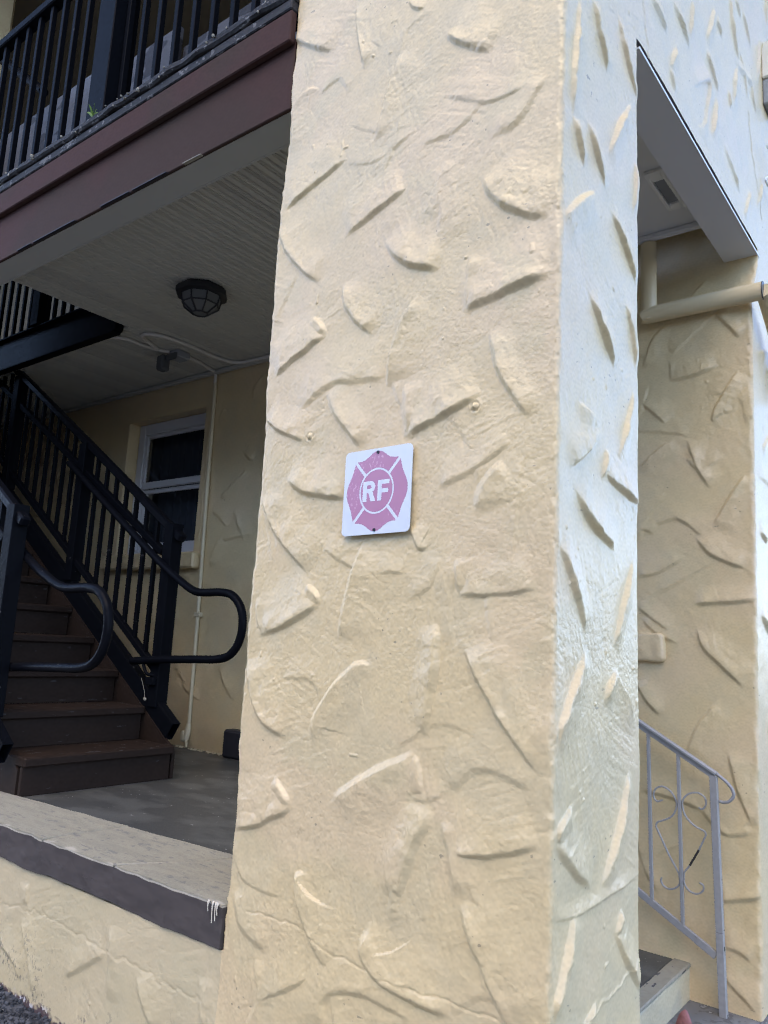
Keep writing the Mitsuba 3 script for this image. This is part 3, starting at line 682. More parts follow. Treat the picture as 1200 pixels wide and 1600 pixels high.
Pb = Pb + Nb * hb[..., None]
Pb[..., 1] += np.where(isr, (0.049 * (Zb - 1.9) + 0.12 * sstep(2.82, 3.10, Zb)) * np.exp(-Sb / .25), (0.049 * (Zb - 1.9) + 0.12 * sstep(2.82, 3.10, Zb)) * sstep(-2.5, -.6, Sb))
SCb, ZCb = np.meshgrid((sb[:-1] + sb[1:]) / 2, (zb[:-1] + zb[1:]) / 2, indexing='ij')
hole = (SCb > WX0) & (SCb < WX1) & (ZCb > WZ0) & (ZCb < WZ1)
bw = grid_mesh(Pb, Nb, ~hole & (SCb < 0.0001))
pier = grid_mesh(Pb, Nb, (SCb > 0.0) & (ZCb < LINT))
rev = [box(WX0 - .06, WX0, YB - .006, YB + .16, WZ0, WZ1, .006), box(WX1, WX1 + .06, YB - .004, YB + .16, WZ0, WZ1, .006), box(WX0 - .06, WX1 + .06, YB + .006, YB + .16, WZ1, WZ1 + .06, .004), box(WX0, WX1, YB + .01, YB + .16, WZ0 - .06, WZ0 + .002, .004)]
slabs = [trimesh.creation.box(bounds=[[-8, YB + .02, 0], [WX0 - .06, YB + .16, 3.2]]), trimesh.creation.box(bounds=[[WX1 + .06, YB + .11, 0], [-.6, YB + .16, 3.2]]), trimesh.creation.box(bounds=[[WX0 - .06, YB + .02, WZ1 + .06], [WX1 + .06, YB + .16, 3.2]]), trimesh.creation.box(bounds=[[WX0 - .06, YB + .02, 0], [WX1 + .06, YB + .16, WZ0 - .06]])]
bm, bn = join(bw, *[flat(m) for m in rev + slabs])
bwk = add('back_wall', bm, 'stucco', normals=bn)
labels[bwk] = {'label': 'tan stucco rear wall of the porch with a sash window on its left', 'category': 'wall'}

# window (a part of the back wall)
wy0, wy1 = YB + .085, YB + .135
fx0, fx1, fz0, fz1 = WX0 + .006, WX1 - .004, WZ0 + .004, WZ1 - .004
win = add('window', cat(box(fx0, fx0 + .075, wy0, wy1, fz0, fz1), box(fx1 - .075, fx1, wy0, wy1, fz0, fz1), box(fx0 + .0755, fx1 - .0755, wy0, wy1, fz1 - .085, fz1), box(fx0 + .0755, fx1 - .0755, wy0, wy1, fz0, fz0 + .05)), 'window_paint', bwk)
zm = 2.37
add('upper_sash', cat(box(fx0 + .077, fx1 - .077, wy0 + .012, wy0 + .034, zm - .005, zm + .048), box(fx0 + .077, fx0 + .105, wy0 + .012, wy0 + .034, zm + .048, fz1 - .086), box(fx1 - .105, fx1 - .077, wy0 + .012, wy0 + .034, zm + .048, fz1 - .086), box(fx0 + .1055, fx1 - .1055, wy0 + .012, wy0 + .034, fz1 - .115, fz1 - .086)), 'window_paint', win)
add('lower_sash', cat(box(fx0 + .077, fx1 - .077, wy0 + .036, wy0 + .058, zm - .04, zm - .007), box(fx0 + .077, fx0 + .12, wy0 + .036, wy0 + .058, fz0 + .06, zm - .041), box(fx1 - .12, fx1 - .077, wy0 + .036, wy0 + .058, fz0 + .06, zm - .041), box(fx0 + .077, fx1 - .077, wy0 + .036, wy0 + .058, fz0 + .051, fz0 + .11)), 'window_paint', win)
def pane(x0, x1, z0, z1, y):
    return trimesh.Trimesh([[x0, y, z0], [x1, y, z0], [x1, y, z1], [x0, y, z1]], [[0, 1, 2], [0, 2, 3]], process=False)
add('pane', pane(fx0 + .1, fx1 - .1, zm + .045, fz1 - .11, wy0 + .023), 'glass', win)
add('pane', pane(fx0 + .11, fx1 - .11, fz0 + .1, zm - .035, wy0 + .047), 'glass', win)
sm = box(-4.64, -3.51, YB - .075, YB + .02, 1.722, 1.834, .012)
v, f = trimesh.remesh.subdivide_to_size(sm.vertices, sm.faces, .03); sm = trimesh.Trimesh(v, f); sm.merge_vertices()
sm.vertices += sm.vertex_normals * (0.014 * (n2(sm.vertices[:, 0] * 13, sm.vertices[:, 2] * 13 + sm.vertices[:, 1] * 9, 91, 3) - .5))[:, None]
add('window_sill', sm, 'stucco', bwk, smooth=40)

# ---- side wall: above the opening, and the pier beyond it
yu = np.r_[PD - .008, PD - .004, PD, PD + .004, np.arange(PD + .008, 3.0, 0.007), np.arange(3.0, 5.05, 0.06)]
zu = np.r_[np.arange(787, 1160, 2) * 0.004, np.arange(4.65, 6.01, 0.1)]
Yu, Zu = np.meshgrid(yu, zu, indexing='ij')
Pu = np.stack([0 * Yu, Yu, Zu], -1); Nu = np.broadcast_to([1., 0, 0], Pu.shape)
hu = base_height(PW + Yu, Zu) + strokes_height(Yu, Zu, rs, 0.6)
hu += crack(Yu, Zu, [(0.62, 3.10), (0.58, 3.25), (0.50, 3.5)], -0.004, 0.003) + crack(Yu, Zu, [(2.15, 3.35), (2.0, 3.6), (1.95, 3.8)], -0.006, 0.004, 0.03)
Pu = Pu + Nu * hu[..., None]
ku = np.ones((len(yu) - 1, len(zu) - 1), bool); ku[:2] = False
uw = grid_mesh(Pu, Nu, ku)
sm_, sn_ = join(uw, pier, flat(trimesh.creation.box(bounds=[[-.9, YB + .24, 0], [-.03, 5.0, 6]])), flat(trimesh.creation.box(bounds=[[-.16, PD + .02, LINT + .14], [-.02, YB + .02, 6]])))
key = add('side_wall', sm_, 'stucco', normals=sn_)
labels[key] = {'label': 'glossy stucco side wall above and beyond the entry opening at right', 'category': 'wall'}

# lintel over the side opening
lin = thing('lintel', 'grey painted boxed lintel over the side entry opening', 'lintel')
add('beam_board', box(-.138, -.040, PD + .004, YB + .2, LINT - .0235, LINT + .12, .002), 'grey_paint', lin)
add('soffit_plate', box(-.143, .000, PD + .004, YB + .20, LINT - .0305, LINT - .0242, .001), 'grey_paint', lin)
add('drip_trim', box(.0002, .0032, PD + .004, YB + .21, LINT - .0325, LINT - .0225, .0006), 'white_trim', lin)

# ------------------------------------------------------------------ ground and floor
struct('ground', trimesh.Trimesh([[-250, -250, 0], [250, -250, 0], [250, 250, 0], [-250, 250, 0]], [[0, 1, 2], [0, 2, 3]], process=False), 'concrete')
struct('road', trimesh.Trimesh([[-250, -11, .004], [250, -11, .004], [250, -5, .004], [-250, -5, .004]], [[0, 1, 2], [0, 2, 3]], process=False), 'asphalt')
struct('driveway', trimesh.Trimesh([[.9, -4.99, .004], [30, -4.99, .004], [30, 60, .004], [.9, 60, .004]], [[0, 1, 2], [0, 2, 3]], process=False), 'asphalt')
struct('floor', box(-8, -1.2, .1, YB + .01, .3, .547, .002), 'floor_paint')
gx, gy = np.meshgrid(np.arange(-3.2, -1.68, .012), np.arange(-.62, .015, .012), indexing='ij')
gz = .012 + .022 * (n2(gx * 9, gy * 9, 101, 3) - .4) + .008 * (n2(gx * 40, gy * 40, 102, 2) - .5)
gz = np.where(gx > -1.80, gz - .10 * (gx + 1.80) - .02 * sstep(-1.8, -1.7, gx), gz)
gz = gz - .05 * sstep(-.5, -.62, gy)
V_, F_, N_ = grid_mesh(np.stack([gx, gy, gz], -1), np.broadcast_to([0., 0, 1], gx.shape + (3,)), np.ones((gx.shape[0] - 1, gx.shape[1] - 1), bool))
struct('soil_bed', (V_, F_), 'soil', normals=N_)
def pebble(r, seed, sq=(1, .7, .45)):
    m = trimesh.creation.icosphere(2, r)
    v = m.vertices; m.vertices = v * (0.75 + 0.5 * meshkit.fbm(v / r * 1.3 + seed, 2, seed))[:, None] * np.array(sq)
    return m
soil_z = lambda x, y: float(np.interp(0, [0], [.012 + .030 * (n2(np.array([x * 9.]), np.array([y * 9.]), 101, 4)[0] - .4)]))
peb = [(-1.995, -.085, .014, 0), (-2.015, -.12, .012, 0), (-1.965, -.10, .009, 0), (-2.05, -.05, .0085, 1), (-1.975, -.135, .011, 1), (-1.93, -.075, .0065, 0)]
for i, (x, y, r, g) in enumerate(peb):
    m = pebble(r, i + 3); rotz(m, i * 1.7); m.apply_translation((x, y, soil_z(x, y) + r * .25))
    whole('pebble', m, 'pebble_grey' if g else 'pebble_white', ('largest white pebble on the dark soil, bottom left corner', 'second white pebble, flat, lying right against the largest one on the soil', 'white pebble on the soil, next smaller than the pair at its left', 'grey pebble on the soil nearest the low wall', 'grey pebble on the soil farthest from the low wall', 'tiny white pebble on the soil, rightmost of the pebbles')[i], 'pebble', 'pebbles on the dark soil', smooth=True)
cr = []
for i in range(900):
    x, y = nrng.uniform(-2.3, -1.72), nrng.uniform(-.35, .0); r = nrng.uniform(.002, .009)
    m = trimesh.creation.icosphere(0, r); m.vertices *= nrng.uniform(.6, 1.4, 3); m.apply_translation((x, y, soil_z(x, y) + .003)); cr.append(m)
key = whole('soil_crumbs', cat(*cr), 'soil', 'loose dark soil crumbs and mulch along the foot of the wall', 'soil'); labels[key]['kind'] = 'stuff'

# ------------------------------------------------------------------ porch ceiling, balcony
CZ = 3.13
ce = thing('porch_ceiling', 'grey beadboard ceiling of the porch above the staircase', 'ceiling')
bwid = .083
bp_ = Polygon([(.0025, .018), (.0025, .007), (.007, 0), (.034, 0), (.037, .007), (.041, .007), (.044, 0), (.049, 0), (.052, .007), (.056, .007), (.059, 0), (.076, 0), (.0805, .007), (.0805, .018)])
def board(y0, y1): return prism(bp_, y0, y1)
first = {}
x = -.975 - bwid; i = 0
while x > -7.6:
    long_ = x + bwid < -3.385 or True
    y0 = .265 if x > -3.43 else 1.02
    kind = ('long' if x > -3.43 else 'short')
    m_ = ('bead_paint', 'bead_paint_dim', 'bead_paint')[rng.randrange(3)]
    tw = T().translate([x, 0, CZ + rng.uniform(0, .0015)])
    if kind not in first:
        first[kind] = add('board', board(y0, YB - .012), m_, ce, to_world=tw)
    else:
        reuse('board', first[kind], tw, ce, m_)
    x -= bwid
add('wall_moulding', cat(box(-7.6, -.975, YB - .05, YB - .014, CZ - .03, CZ - .002, .006)), 'bead_paint_dim', ce)
add('front_board', box(-7.6, -.975, .145, .262, CZ - .004, CZ + .02, .003), 'soffit_paint', ce)
en = thing('entry_ceiling', 'smooth grey ceiling inside the side entry', 'ceiling')
add('panel', box(-.97, -.1, PD, YB - .002, 3.245, 3.28, 0), 'grey_paint', en)
add('edge_moulding', cat(box(-.97, -.1, YB - .035, YB - .004, 3.215, 3.2445, .006)), 'grey_paint', en)
vt = thing('ceiling_vent', 'small framed exhaust vent in the entry ceiling', 'vent')
vx0, vx1, vy0, vy1 = -.275, -.197, 1.33, 1.65
add('frame', cat(box(vx0, vx0 + .016, vy0, vy1, 3.228, 3.2445, .002), box(vx1 - .016, vx1, vy0, vy1, 3.228, 3.2445, .002), box(vx0 + .0162, vx1 - .0162, vy0, vy0 + .07, 3.228, 3.2445, .002), box(vx0 + .0162, vx1 - .0162, vy1 - .05, vy1, 3.228, 3.2445, .002)), 'white_trim', vt)
add('grille', box(vx0 + .017, vx1 - .017, vy0 + .071, vy1 - .051, 3.238, 3.244, 0), 'vent_grille', vt)

bal = thing('balcony', 'maroon painted balcony edge with crumbling tar lip above the porch', 'balcony')
add('soffit_board', box(-7.6, -.975, .022, .143, 3.004, 3.03, .003), 'soffit_paint', bal)
add('soffit_riser', box(-7.6, -.975, .1432, .155, 3.006, CZ + .02, .001), 'soffit_paint', bal)
add('fascia_board', box(-7.6, -.972, .006, .0215, 2.999, 3.262, .003), 'fascia_paint', bal)
add('trim_board', box(-7.6, -.972, -.022, .0055, 3.235, 3.352, .004), 'fascia_paint', bal)
add('cap_strip', box(-7.6, -.972, -.026, .02, 3.3535, 3.392, .004), 'tar_edge', bal)
tm = box(-7.6, -.972, -.04, .10, 3.394, 3.428, .008)
tp = trimesh.remesh.subdivide_to_size(*(lambda m: (m.vertices, m.faces))(box(-3.6, -.972, -.04, .10, 3.394, 3.428, .008)), .03)
tm = trimesh.Trimesh(*tp); tm.merge_vertices()
tv = tm.vertices
tm.vertices = tv + np.c_[0 * tv[:, 0], -.018 * (n2(tv[:, 0] * 9, tv[:, 2] * 20, 111, 3) - .5), .022 * (n2(tv[:, 0] * 7, tv[:, 1] * 9, 112, 4) - .5)]
add('tar_lip', tm, 'tar_edge', bal, smooth=40)
add('deck', cat(box(-3.42, -.975, .157, YB - .003, 3.17, 3.40, 0), box(-7.6, -3.4205, 1.02, YB - .003, 3.17, 3.40, 0), box(-7.6, -3.4205, .157, .22, 3.17, 3.40, 0)), 'soffit_paint', bal)
cr = []
for i in range(26):
    x = nrng.uniform(-2.9, -1.0); r = nrng.uniform(.003, .008)
    m = trimesh.creation.icosphere(0, r); m.vertices *= nrng.uniform(.5, 1.5, 3); m.apply_translation((x, -.046 + nrng.uniform(-.002, .01), 3.405 + nrng.uniform(-.01, .02))); cr.append(m)
add('mortar_crumbs', cat(*cr), 'coping_top', bal)
labels[bal + '__mortar_crumbs'] = {'kind': 'stuff'}
# cracks of peeling paint along the fascia's lower edge
for (xa, L) in ((-1.42, .10), (-1.62, .22), (-1.86, .2), (-2.25, .35), (-2.62, .12)):
    pts = [(xa - L * t, .0045 - .002 * (rng.random()), 2.999 - .003 * rng.random()) for t in np.linspace(0, 1, 6)]
    add('paint_peel', cat(bar(pts[0], pts[-1], .014, .0025, c=0)), 'coping_top' if xa > -1.5 else 'dark_plinth', bal)

rl = thing('balcony_railing', 'black metal balcony railing above the maroon fascia, top left', 'railing')
b0 = add('baluster', box(-.0125, .0125, -.0125, .0125, 3.43, 4.40, .002), 'navy_steel', rl, to_world=T().translate([-1.14, .06, 0]))
x = -1.14
for k in range(1, 42):
    x = -1.14 - .1212 * k
    if abs(x + 2.20) < .085 or abs(x + 4.35) < .085: continue
    reuse('baluster', b0, T().translate([x, .06, 0]), rl)
add('post', box(-2.26, -2.14, .0, .12, 3.40, 4.47, .004), 'navy_steel', rl)
add('post', box(-4.41, -4.29, .0, .12, 3.40, 4.47, .004), 'navy_steel', rl)
add('top_rail', box(-6.2, -.975, .03, .09, 4.385, 4.435, .006), 'navy_steel', rl)
add('bottom_rail', box(-6.2, -.975, .04, .08, 3.455, 3.485, .003), 'navy_steel', rl)

wd = thing('weed', 'small green weed sprouting from the balcony edge beside the railing post', 'plant')
for i in range(7):
    a = i * 2.4; q = np.array([math.cos(a) * .035, math.sin(a) * .02 - .01, .02 + .012 * (i % 3)])
    p0 = np.array([-2.15, -.03, 3.425])
    add('leaf', tube(spline([p0, p0 + q * .6 + [0, 0, .006], p0 + q], 4), np.array([.0015, .004, .006, .006, .006, .005, .004, .002, .0008])[:9], 6, ry=.0012), 'leaf', wd, smooth=True)

# the storey above, as far as the railing lets one see it
ho = thing('house', 'dim upper storey of the stucco house behind the balcony railing', 'house')
add('upper_wall', box(-8, -.165, YB, YB + .2, 3.402, 6.0, 0), 'upper_brown', ho)
add('upper_ceiling', box(-8.2, 0.0, -.2, YB + .2, 5.85, 5.98, 0), 'upper_brown', ho)
add('roof', box(-8.4, .35, -.5, 7, 6.01, 6.3, .02), 'far_roof', ho)
add('room_wall', cat(box(-8, -.17, 5.2, 5.3, 0, 5.9, 0), box(-8.0, -7.9, YB + .17, 5.19, 0, 5.9, 0), box(-2.0, -1.9, YB + .17, 5.19, 0, 3.2, 0)), 'room_paint', ho)
add('room_ceiling', box(-7.89, -2.01, YB + .17, 5.19, 3.2, 3.4, 0), 'room_paint', ho)
add('room_floor', box(-7.89, -2.01, YB + .17, 5.19, .4, .55, 0), 'brown_wood', ho)
cxs = np.arange(-4.8, -3.35, .012); czs = np.array([.6, 1.2, 1.8, 2.4, 3.15])
CX, CZ_ = np.meshgrid(cxs, czs, indexing='ij')
CP = np.stack([CX, YB + .30 + .022 * np.sin(CX * 62 + 1.3 * np.sin(CX * 9)) + .01 * n2(CX * 7, CZ_ * 2, 141), CZ_], -1)
cm = grid_mesh(CP, np.broadcast_to([0., -1, 0], CP.shape), np.ones((len(cxs) - 1, len(czs) - 1), bool))
back_ = (cm[0] + [0, .004, 0], cm[1][:, ::-1], -cm[2])
cmesh, cn = join(cm, back_)
key = add('curtain', cmesh, 'curtain_cloth', None, False, cn)
labels[key] = {'label': 'dark navy curtain hanging behind the sash window under the porch', 'category': 'curtain'}
add('end_wall', box(-8.2, -7.62, 0, YB + .5, 0, 5.84, 0), 'far_siding', ho)
add('rear_wing', box(-8.2, -.02, 5.31, 6.9, 0, 5.995, 0), 'stucco', ho)
gb = thing('grey_boards', 'weathered grey boards with dark blotches standing behind the balcony railing', 'boards')
for x0, x1, zz, y in ((-5.4, -3.02, (3.402, 3.78, 4.10, 4.42), .46), (-3.015, -2.30, (3.402, 3.72, 3.99, 4.30), .44), (-2.295, -1.62, (3.402, 3.70, 3.93, 4.19), .47), (-1.615, -1.02, (3.402, 3.66, 3.86, 4.06), .45)):
    for k in range(3):
        dy = (0, .004, -.003)[k]
        add('plank', box(x0, x1, y + dy, y + .03 + dy, zz[k], zz[k + 1] - .004, .004), 'board_grey', gb)
uh = whole('upper_handrail', tube([(-4.4, .30, 5.12), (-3.36, .30, 4.29)], .028, 10), 'navy_steel', 'dark sloping handrail behind the balcony railing at the far left', 'handrail', smooth=40)

# ------------------------------------------------------------------ staircase
st = thing('staircase', 'dark brown wooden stairs climbing left from the porch floor', 'staircase')
SX, RUN, RISE, Z0 = -2.616, .2765, .1735, .713
for i in range(16):
    xa = SX - RUN * i; zt = Z0 + RISE * i
    tm = box(xa - RUN - .012, xa + .022, .262 if i == 0 else .25, 1.056, zt - .042, zt, .007)
    add('tread', tm, 'brown_wood', st)
    add('riser', box(xa - .022, xa - .001, .268 if i == 0 else .256, 1.048, (.5475 if i == 0 else zt - RISE + .001), zt - .0425, .002), 'brown_wood', st)
sk = Polygon([(SX - .001, .5475), (SX - .001, Z0 - .045)] + [(SX - .01, Z0 - .02), (SX - .27 , Z0 + .155), (SX - RUN * 15.5, Z0 + RISE * 15.5 + .08), (SX - RUN * 15.5, Z0 + RISE * 14.2), (SX - .35, .5475)])
add('skirt_board', prism(sk, 1.0565, 1.076), 'brown_wood', st)
add('stair_side', prism(Polygon([(SX - .03, .549), (SX - .03, .66), (SX - RUN * 15, Z0 + RISE * 14.6), (SX - RUN * 15, .549)]), .262, .274), 'brown_wood', st)

def stair_railing(y, yin, dx, dz, label, post_down, lo_x):
    """Steel stair guard along one side; yin: the y of the grab rail."""
    t = thing('stair_railing', label, 'railing', 'steel railings of the staircase')
    sl = .668
    e0 = np.array([-2.672 + dx, y, .772 + dz]); a = np.array([-1, 0, sl]); a = a / np.linalg.norm(a)
    e1 = e0 + a * 5.6
    L = 5.6; wdt, hgt, tk = .05, .105, .005
    s_up = np.cross(a, [0, 1, 0]); s_up = s_up if s_up[2] > 0 else -s_up
    parts = [bar(e0 + s_up * (hgt / 2 - tk / 2), e1 + s_up * (hgt / 2 - tk / 2), wdt, tk, c=.001), bar(e0 - s_up * (hgt / 2 - tk / 2), e1 - s_up * (hgt / 2 - tk / 2), wdt, tk, c=.001)]
    for sgn in (-1, 1):
        o = np.array([0, sgn * (wdt / 2 - tk / 2), 0])
        parts.append(bar(e0 + o, e1 + o, tk, hgt - 2 * tk - .0005, c=.001))
    add('stringer', cat(*parts), 'navy_steel', t)
    topz = lambda x: 1.962 + dz - .632 * (x - dx + 2.975)
    midz = lambda x: 1.745 + dz - .612 * (x - dx + 2.939)
    botz = lambda x: 1.14 + dz - .668 * (x - dx + 2.924)
    strz = lambda x: .772 + dz - sl * (x - dx + 2.672) + .06
    posts = [-2.825 + dx, -3.805 + dx, -4.80 + dx, -5.78 + dx]
    for i, px in enumerate(posts):
        add('post', box(px - .0375, px + .0375, y - .0375, y + .0375, (strz(px + .0) - (.02 if i else post_down)), topz(px) - .035 + (.045 if i == 0 else 0), .003), 'navy_steel', t)
    for i in range(3):
        for k in range(1, 8):
            bx = posts[i] - .0375 - (posts[i] - posts[i + 1] - .075) / 8 * k
            add('baluster', box(bx - .011, bx + .011, y - .011, y + .011, botz(bx) - .005, topz(bx) - .045, .001), 'navy_steel', t)
    add('top_rail', bar((-2.74 + dx, y, topz(-2.74 + dx) - .024), (-6.6 + dx, y, topz(-6.6 + dx) - .024), .05, .046, c=.008), 'navy_gloss', t)
    add('mid_rail', bar((-2.90 + dx, y, midz(-2.90 + dx)), (-6.6 + dx, y, midz(-6.6 + dx)), .04, .04, c=.004), 'navy_steel', t)
    add('bottom_rail', bar((-2.86 + dx, y, botz(-2.86 + dx) - .02), (-6.6 + dx, y, botz(-6.6 + dx) - .02), .04, .035, c=.003), 'navy_steel', t)
    loop = [(-3.9, 2.325), (-3.3, 1.945), (-2.90, 1.695), (-2.74, 1.60), (-2.64, 1.537), (-2.57, 1.502), (-2.50, 1.492), (-2.36, 1.494), (-2.27, 1.475), (-2.205, 1.415), (-2.185, 1.33), (-2.205, 1.245), (-2.265, 1.185), (-2.36, 1.162), (-2.5, 1.155), (-2.75, 1.138), (-3.0, 1.117)]
    lx = lambda x: x + (.05 if dz == 0 else .10) * float(sstep(-2.8, -2.5, x))
    pth = spline([(lx(x) + dx, yin, z + dz) for x, z in loop], 7)
    add('grab_rail', tube(pth, .0205, 14), 'navy_gloss', t, smooth=40)
    add('rail_bracket', cat(tube(spline([(-2.90 + dx, yin, 1.11 + dz), (-2.86 + dx, yin + .0, 1.06 + dz), (-2.83 + dx, y - .03, 1.05 + dz)], 5), .009, 8), box(-2.87 + dx, -2.80 + dx, min(y, yin) + .0, y - .036, 1.0 + dz, 1.04 + dz, .003)), 'navy_steel', t, smooth=40)
    return t
stair_railing(1.09, 1.03, 0.0, 0.0, 'black steel stair railing on the wall side, its looped handrail ending beside the pillar', .05, -2.6)
stair_railing(.205, .265, .0, -.045, 'black steel stair railing at the far left edge, its handrail looping over the lowest steps', .02, -2.6)
wb = whole('dry_leaf', cat(tube(spline([(-2.93, 1.05, 1.03), (-2.88, 1.04, .97), (-2.87, 1.04, .93)], 5), .0016, 5), pebble(.014, 4, (1, .3, .6)).apply_translation((-2.868, 1.04, .925))), 'coping_top', 'dry leaf hanging from a cobweb under the stair stringer', 'leaf')

bm_ = thing('stairwell_beam', 'glossy navy steel beam edging the stairwell opening in the ceiling', 'beam')
add('web', box(-7.6, -3.47, .992, 1.006, 3.109, 3.34, .001), 'navy_gloss', bm_)
add('flange', box(-7.6, -3.45, .955, 1.015, 3.098, 3.1085, .001), 'navy_steel', bm_)
add('upper_flange', box(-7.6, -3.45, .955, 1.015, 3.3405, 3.352, .001), 'navy_steel', bm_)
add('end_plate', box(-3.468, -3.43, .957, 1.014, 3.1088, 3.34, .001), 'navy_steel', bm_)
sr = thing('stairwell_railing', 'dark railing round the stairwell on the upper deck, seen through the ceiling opening', 'railing')
b0 = add('baluster', box(-.0115, .0115, -.0115, .0115, 3.353, 4.36, .001), 'navy_steel', sr, to_world=T().translate([-4.02, .985, 0]))
for k in range(1, 22):
    x = -4.02 - .113 * k
    if abs(x + 4.44) < .07: continue
    reuse('baluster', b0, T().translate([x, .985, 0]), sr)
add('post', box(-4.49, -4.39, .94, 1.03, 3.353, 4.42, .003), 'navy_steel', sr)
add('top_rail', box(-6.5, -3.45, .96, 1.01, 4.362, 4.41, .004), 'navy_steel', sr)

# ------------------------------------------------------------------ porch fittings
la = thing('ceiling_lamp', 'octagonal dark bronze caged lamp on the porch ceiling', 'lamp')
LX, LY = -2.535, .905
def ring8(r, z): return np.array([[LX + r * math.cos(math.pi / 8 + k * math.pi / 4), LY + r * math.sin(math.pi / 8 + k * math.pi / 4), z] for k in range(8)])
add('base', trimesh.convex.convex_hull(np.vstack([ring8(.125, CZ - .002), ring8(.142, CZ - .022), ring8(.142, CZ - .045), ring8(.118, CZ - .05)])), 'lamp_bronze', la)
add('shade', trimesh.convex.convex_hull(np.vstack([ring8(.108, CZ - .051), ring8(.098, CZ - .098), ring8(.040, CZ - .142)])), 'lamp_glass', la)
R0, R1, R2 = ring8(.111, CZ - .051), ring8(.101, CZ - .099), ring8(.043, CZ - .145)
cg = []
for k in range(8):
    cg += [tube([R0[k], R1[k], R2[k]], .0045, 6), tube([R1[k], R1[(k + 1) % 8]], .004, 6), tube([R2[k], R2[(k + 1) % 8]], .004, 6)]
add('cage', cat(*cg), 'lamp_bronze', la)
fl = thing('motion_sensor', 'small grey motion sensor on a junction box by the ceiling conduit', 'sensor')
add('junction_box', box(-3.50, -3.39, 1.40, 1.51, CZ - .05, CZ - .001, .008), 'plastic_grey', fl)
add('sensor_head', box(-3.56, -3.49, 1.36, 1.43, CZ - .135, CZ - .03, .012), 'plastic_dark', fl)
add('hood', box(-3.49, -3.385, 1.385, 1.40, CZ - .075, CZ - .03, .004), 'plastic_dark', fl)
cd = thing('conduit', 'thin painted conduit looping across the ceiling and down beside the window', 'conduit')
c1 = [(-3.60, 1.02), (-3.53, 1.10), (-3.525, 1.2), (-3.51, 1.32), (-3.47, 1.40)]
add('ceiling_run', tube(spline([(x, y, CZ - .012) for x, y in c1], 8), .0115, 10), 'conduit_paint', cd, smooth=True)
c2 = [(-3.44, 1.51), (-3.45, 1.62), (-3.485, 1.74), (-3.50, 1.80)]
add('ceiling_run', tube(np.vstack([spline([(x, y, CZ - .012) for x, y in c2], 8), spline([(-3.503, 1.815, CZ - .016), (-3.507, 1.826, CZ - .04), (-3.508, 1.826, CZ - .09)], 5)]), .0115, 10), 'conduit_paint', cd, smooth=True)
add('wall_run', tube([(-3.51, 1.832, CZ - .06), (-3.495, 1.832, 2.3), (-3.472, 1.832, 1.41), (-3.462, 1.832, .68)], .0125, 10), 'conduit_wall_paint', cd, smooth=True)
add('strap', box(-3.50, -3.44, 1.818, 1.848, 1.395, 1.425, .004), 'conduit_wall_paint', cd)
add('end_fitting', cat(tube([(-3.462, 1.83, .70), (-3.462, 1.828, .66), (-3.466, 1.82, .60)], [.016, .022, .020], 10), box(-3.51, -3.465, 1.80, 1.845, .585, .655, .01), tube(spline([(-3.46, 1.815, .6), (-3.445, 1.81, .585), (-3.43, 1.80, .555)], 5), .008, 8)), 'conduit_wall_paint', cd, smooth=40)
cb = whole('cable', tube(spline([(-3.50, 1.33, CZ - .012), (-3.45, 1.22, CZ - .012), (-3.40, 1.135, CZ - .012), (-3.33, 1.13, CZ - .012), (-3.275, 1.22, CZ - .012), (-3.26, 1.40, CZ - .012), (-3.27, 1.62, CZ - .012), (-3.23, 1.76, CZ - .012), (-3.1, 1.79, CZ - .012), (-2.7, 1.795, CZ - .012), (-1.2, 1.795, CZ - .012)], 9), .0115, 10), 'conduit_paint', 'painted cable curving over the ceiling boards towards the pillar', 'cable', smooth=True)
pl = box(-3.03, -2.55, 1.745, 1.84, .549, .715, .014)
whole('dark_plinth', pl, 'dark_plinth', 'dark grey painted block on the porch floor just left of the pillar', 'block')
deb = []
for i in range(70):
    x = nrng.uniform(-3.55, -3.03); r = nrng.uniform(.003, .009); m = trimesh.creation.icosphere(0, r); m.vertices *= nrng.uniform(.5, 1.5, 3); m.apply_translation((x, nrng.uniform(1.79, 1.835), .55)); deb.append(m)
key = whole('paint_flakes', cat(*deb), 'conduit_wall_paint', 'flakes of fallen paint along the foot of the rear wall', 'debris'); labels[key]['kind'] = 'stuff'

# ------------------------------------------------------------------ the sign
sg = thing('truss_sign', 'square white metal sign with pink cross emblem reading RF on the pillar', 'sign')
SW, SH = .2245, .2310
SM = T().translate([-.505, -.0130, 1.675]).rotate([0, 1, 0], -1.1).rotate([1, 0, 0], -1.2)
plate = Polygon([(-SW / 2, -SH / 2), (SW / 2, -SH / 2), (SW / 2, SH / 2), (-SW / 2, SH / 2)]).buffer(-.014).buffer(.014, 12)
holes = [Point(0, .5 * SH - .011).buffer(.0042), Point(0, -.5 * SH + .011).buffer(.0042)]
add('plate', prism(plate, -.0012, .0012), 'sign_white', sg, to_world=SM)
q = [(0, .468), (.045, .463), (.09, .440), (.135, .408), (.185, .380), (.25, .365), (.318, .363)]
r_ = [(.452, .0), (.447, .05), (.430, .10), (.402, .155), (.375, .21), (.352, .28), (.330, .352)]
quad = q + [(u, v) for u, v in reversed(r_)]
pts = quad + [(u, -v) for u, v in reversed(quad)][1:] + [(-u, -v) for u, v in quad][1:] + [(-u, v) for u, v in reversed(quad)][1:-1]
cross = Polygon([(u * SW, v * SH) for u, v in pts]).buffer(0)
ringo, ringi = affinity.scale(Point(0, 0).buffer(1, 48), .256 * SW, .268 * SH), affinity.scale(Point(0, 0).buffer(1, 48), .234 * SW, .247 * SH)
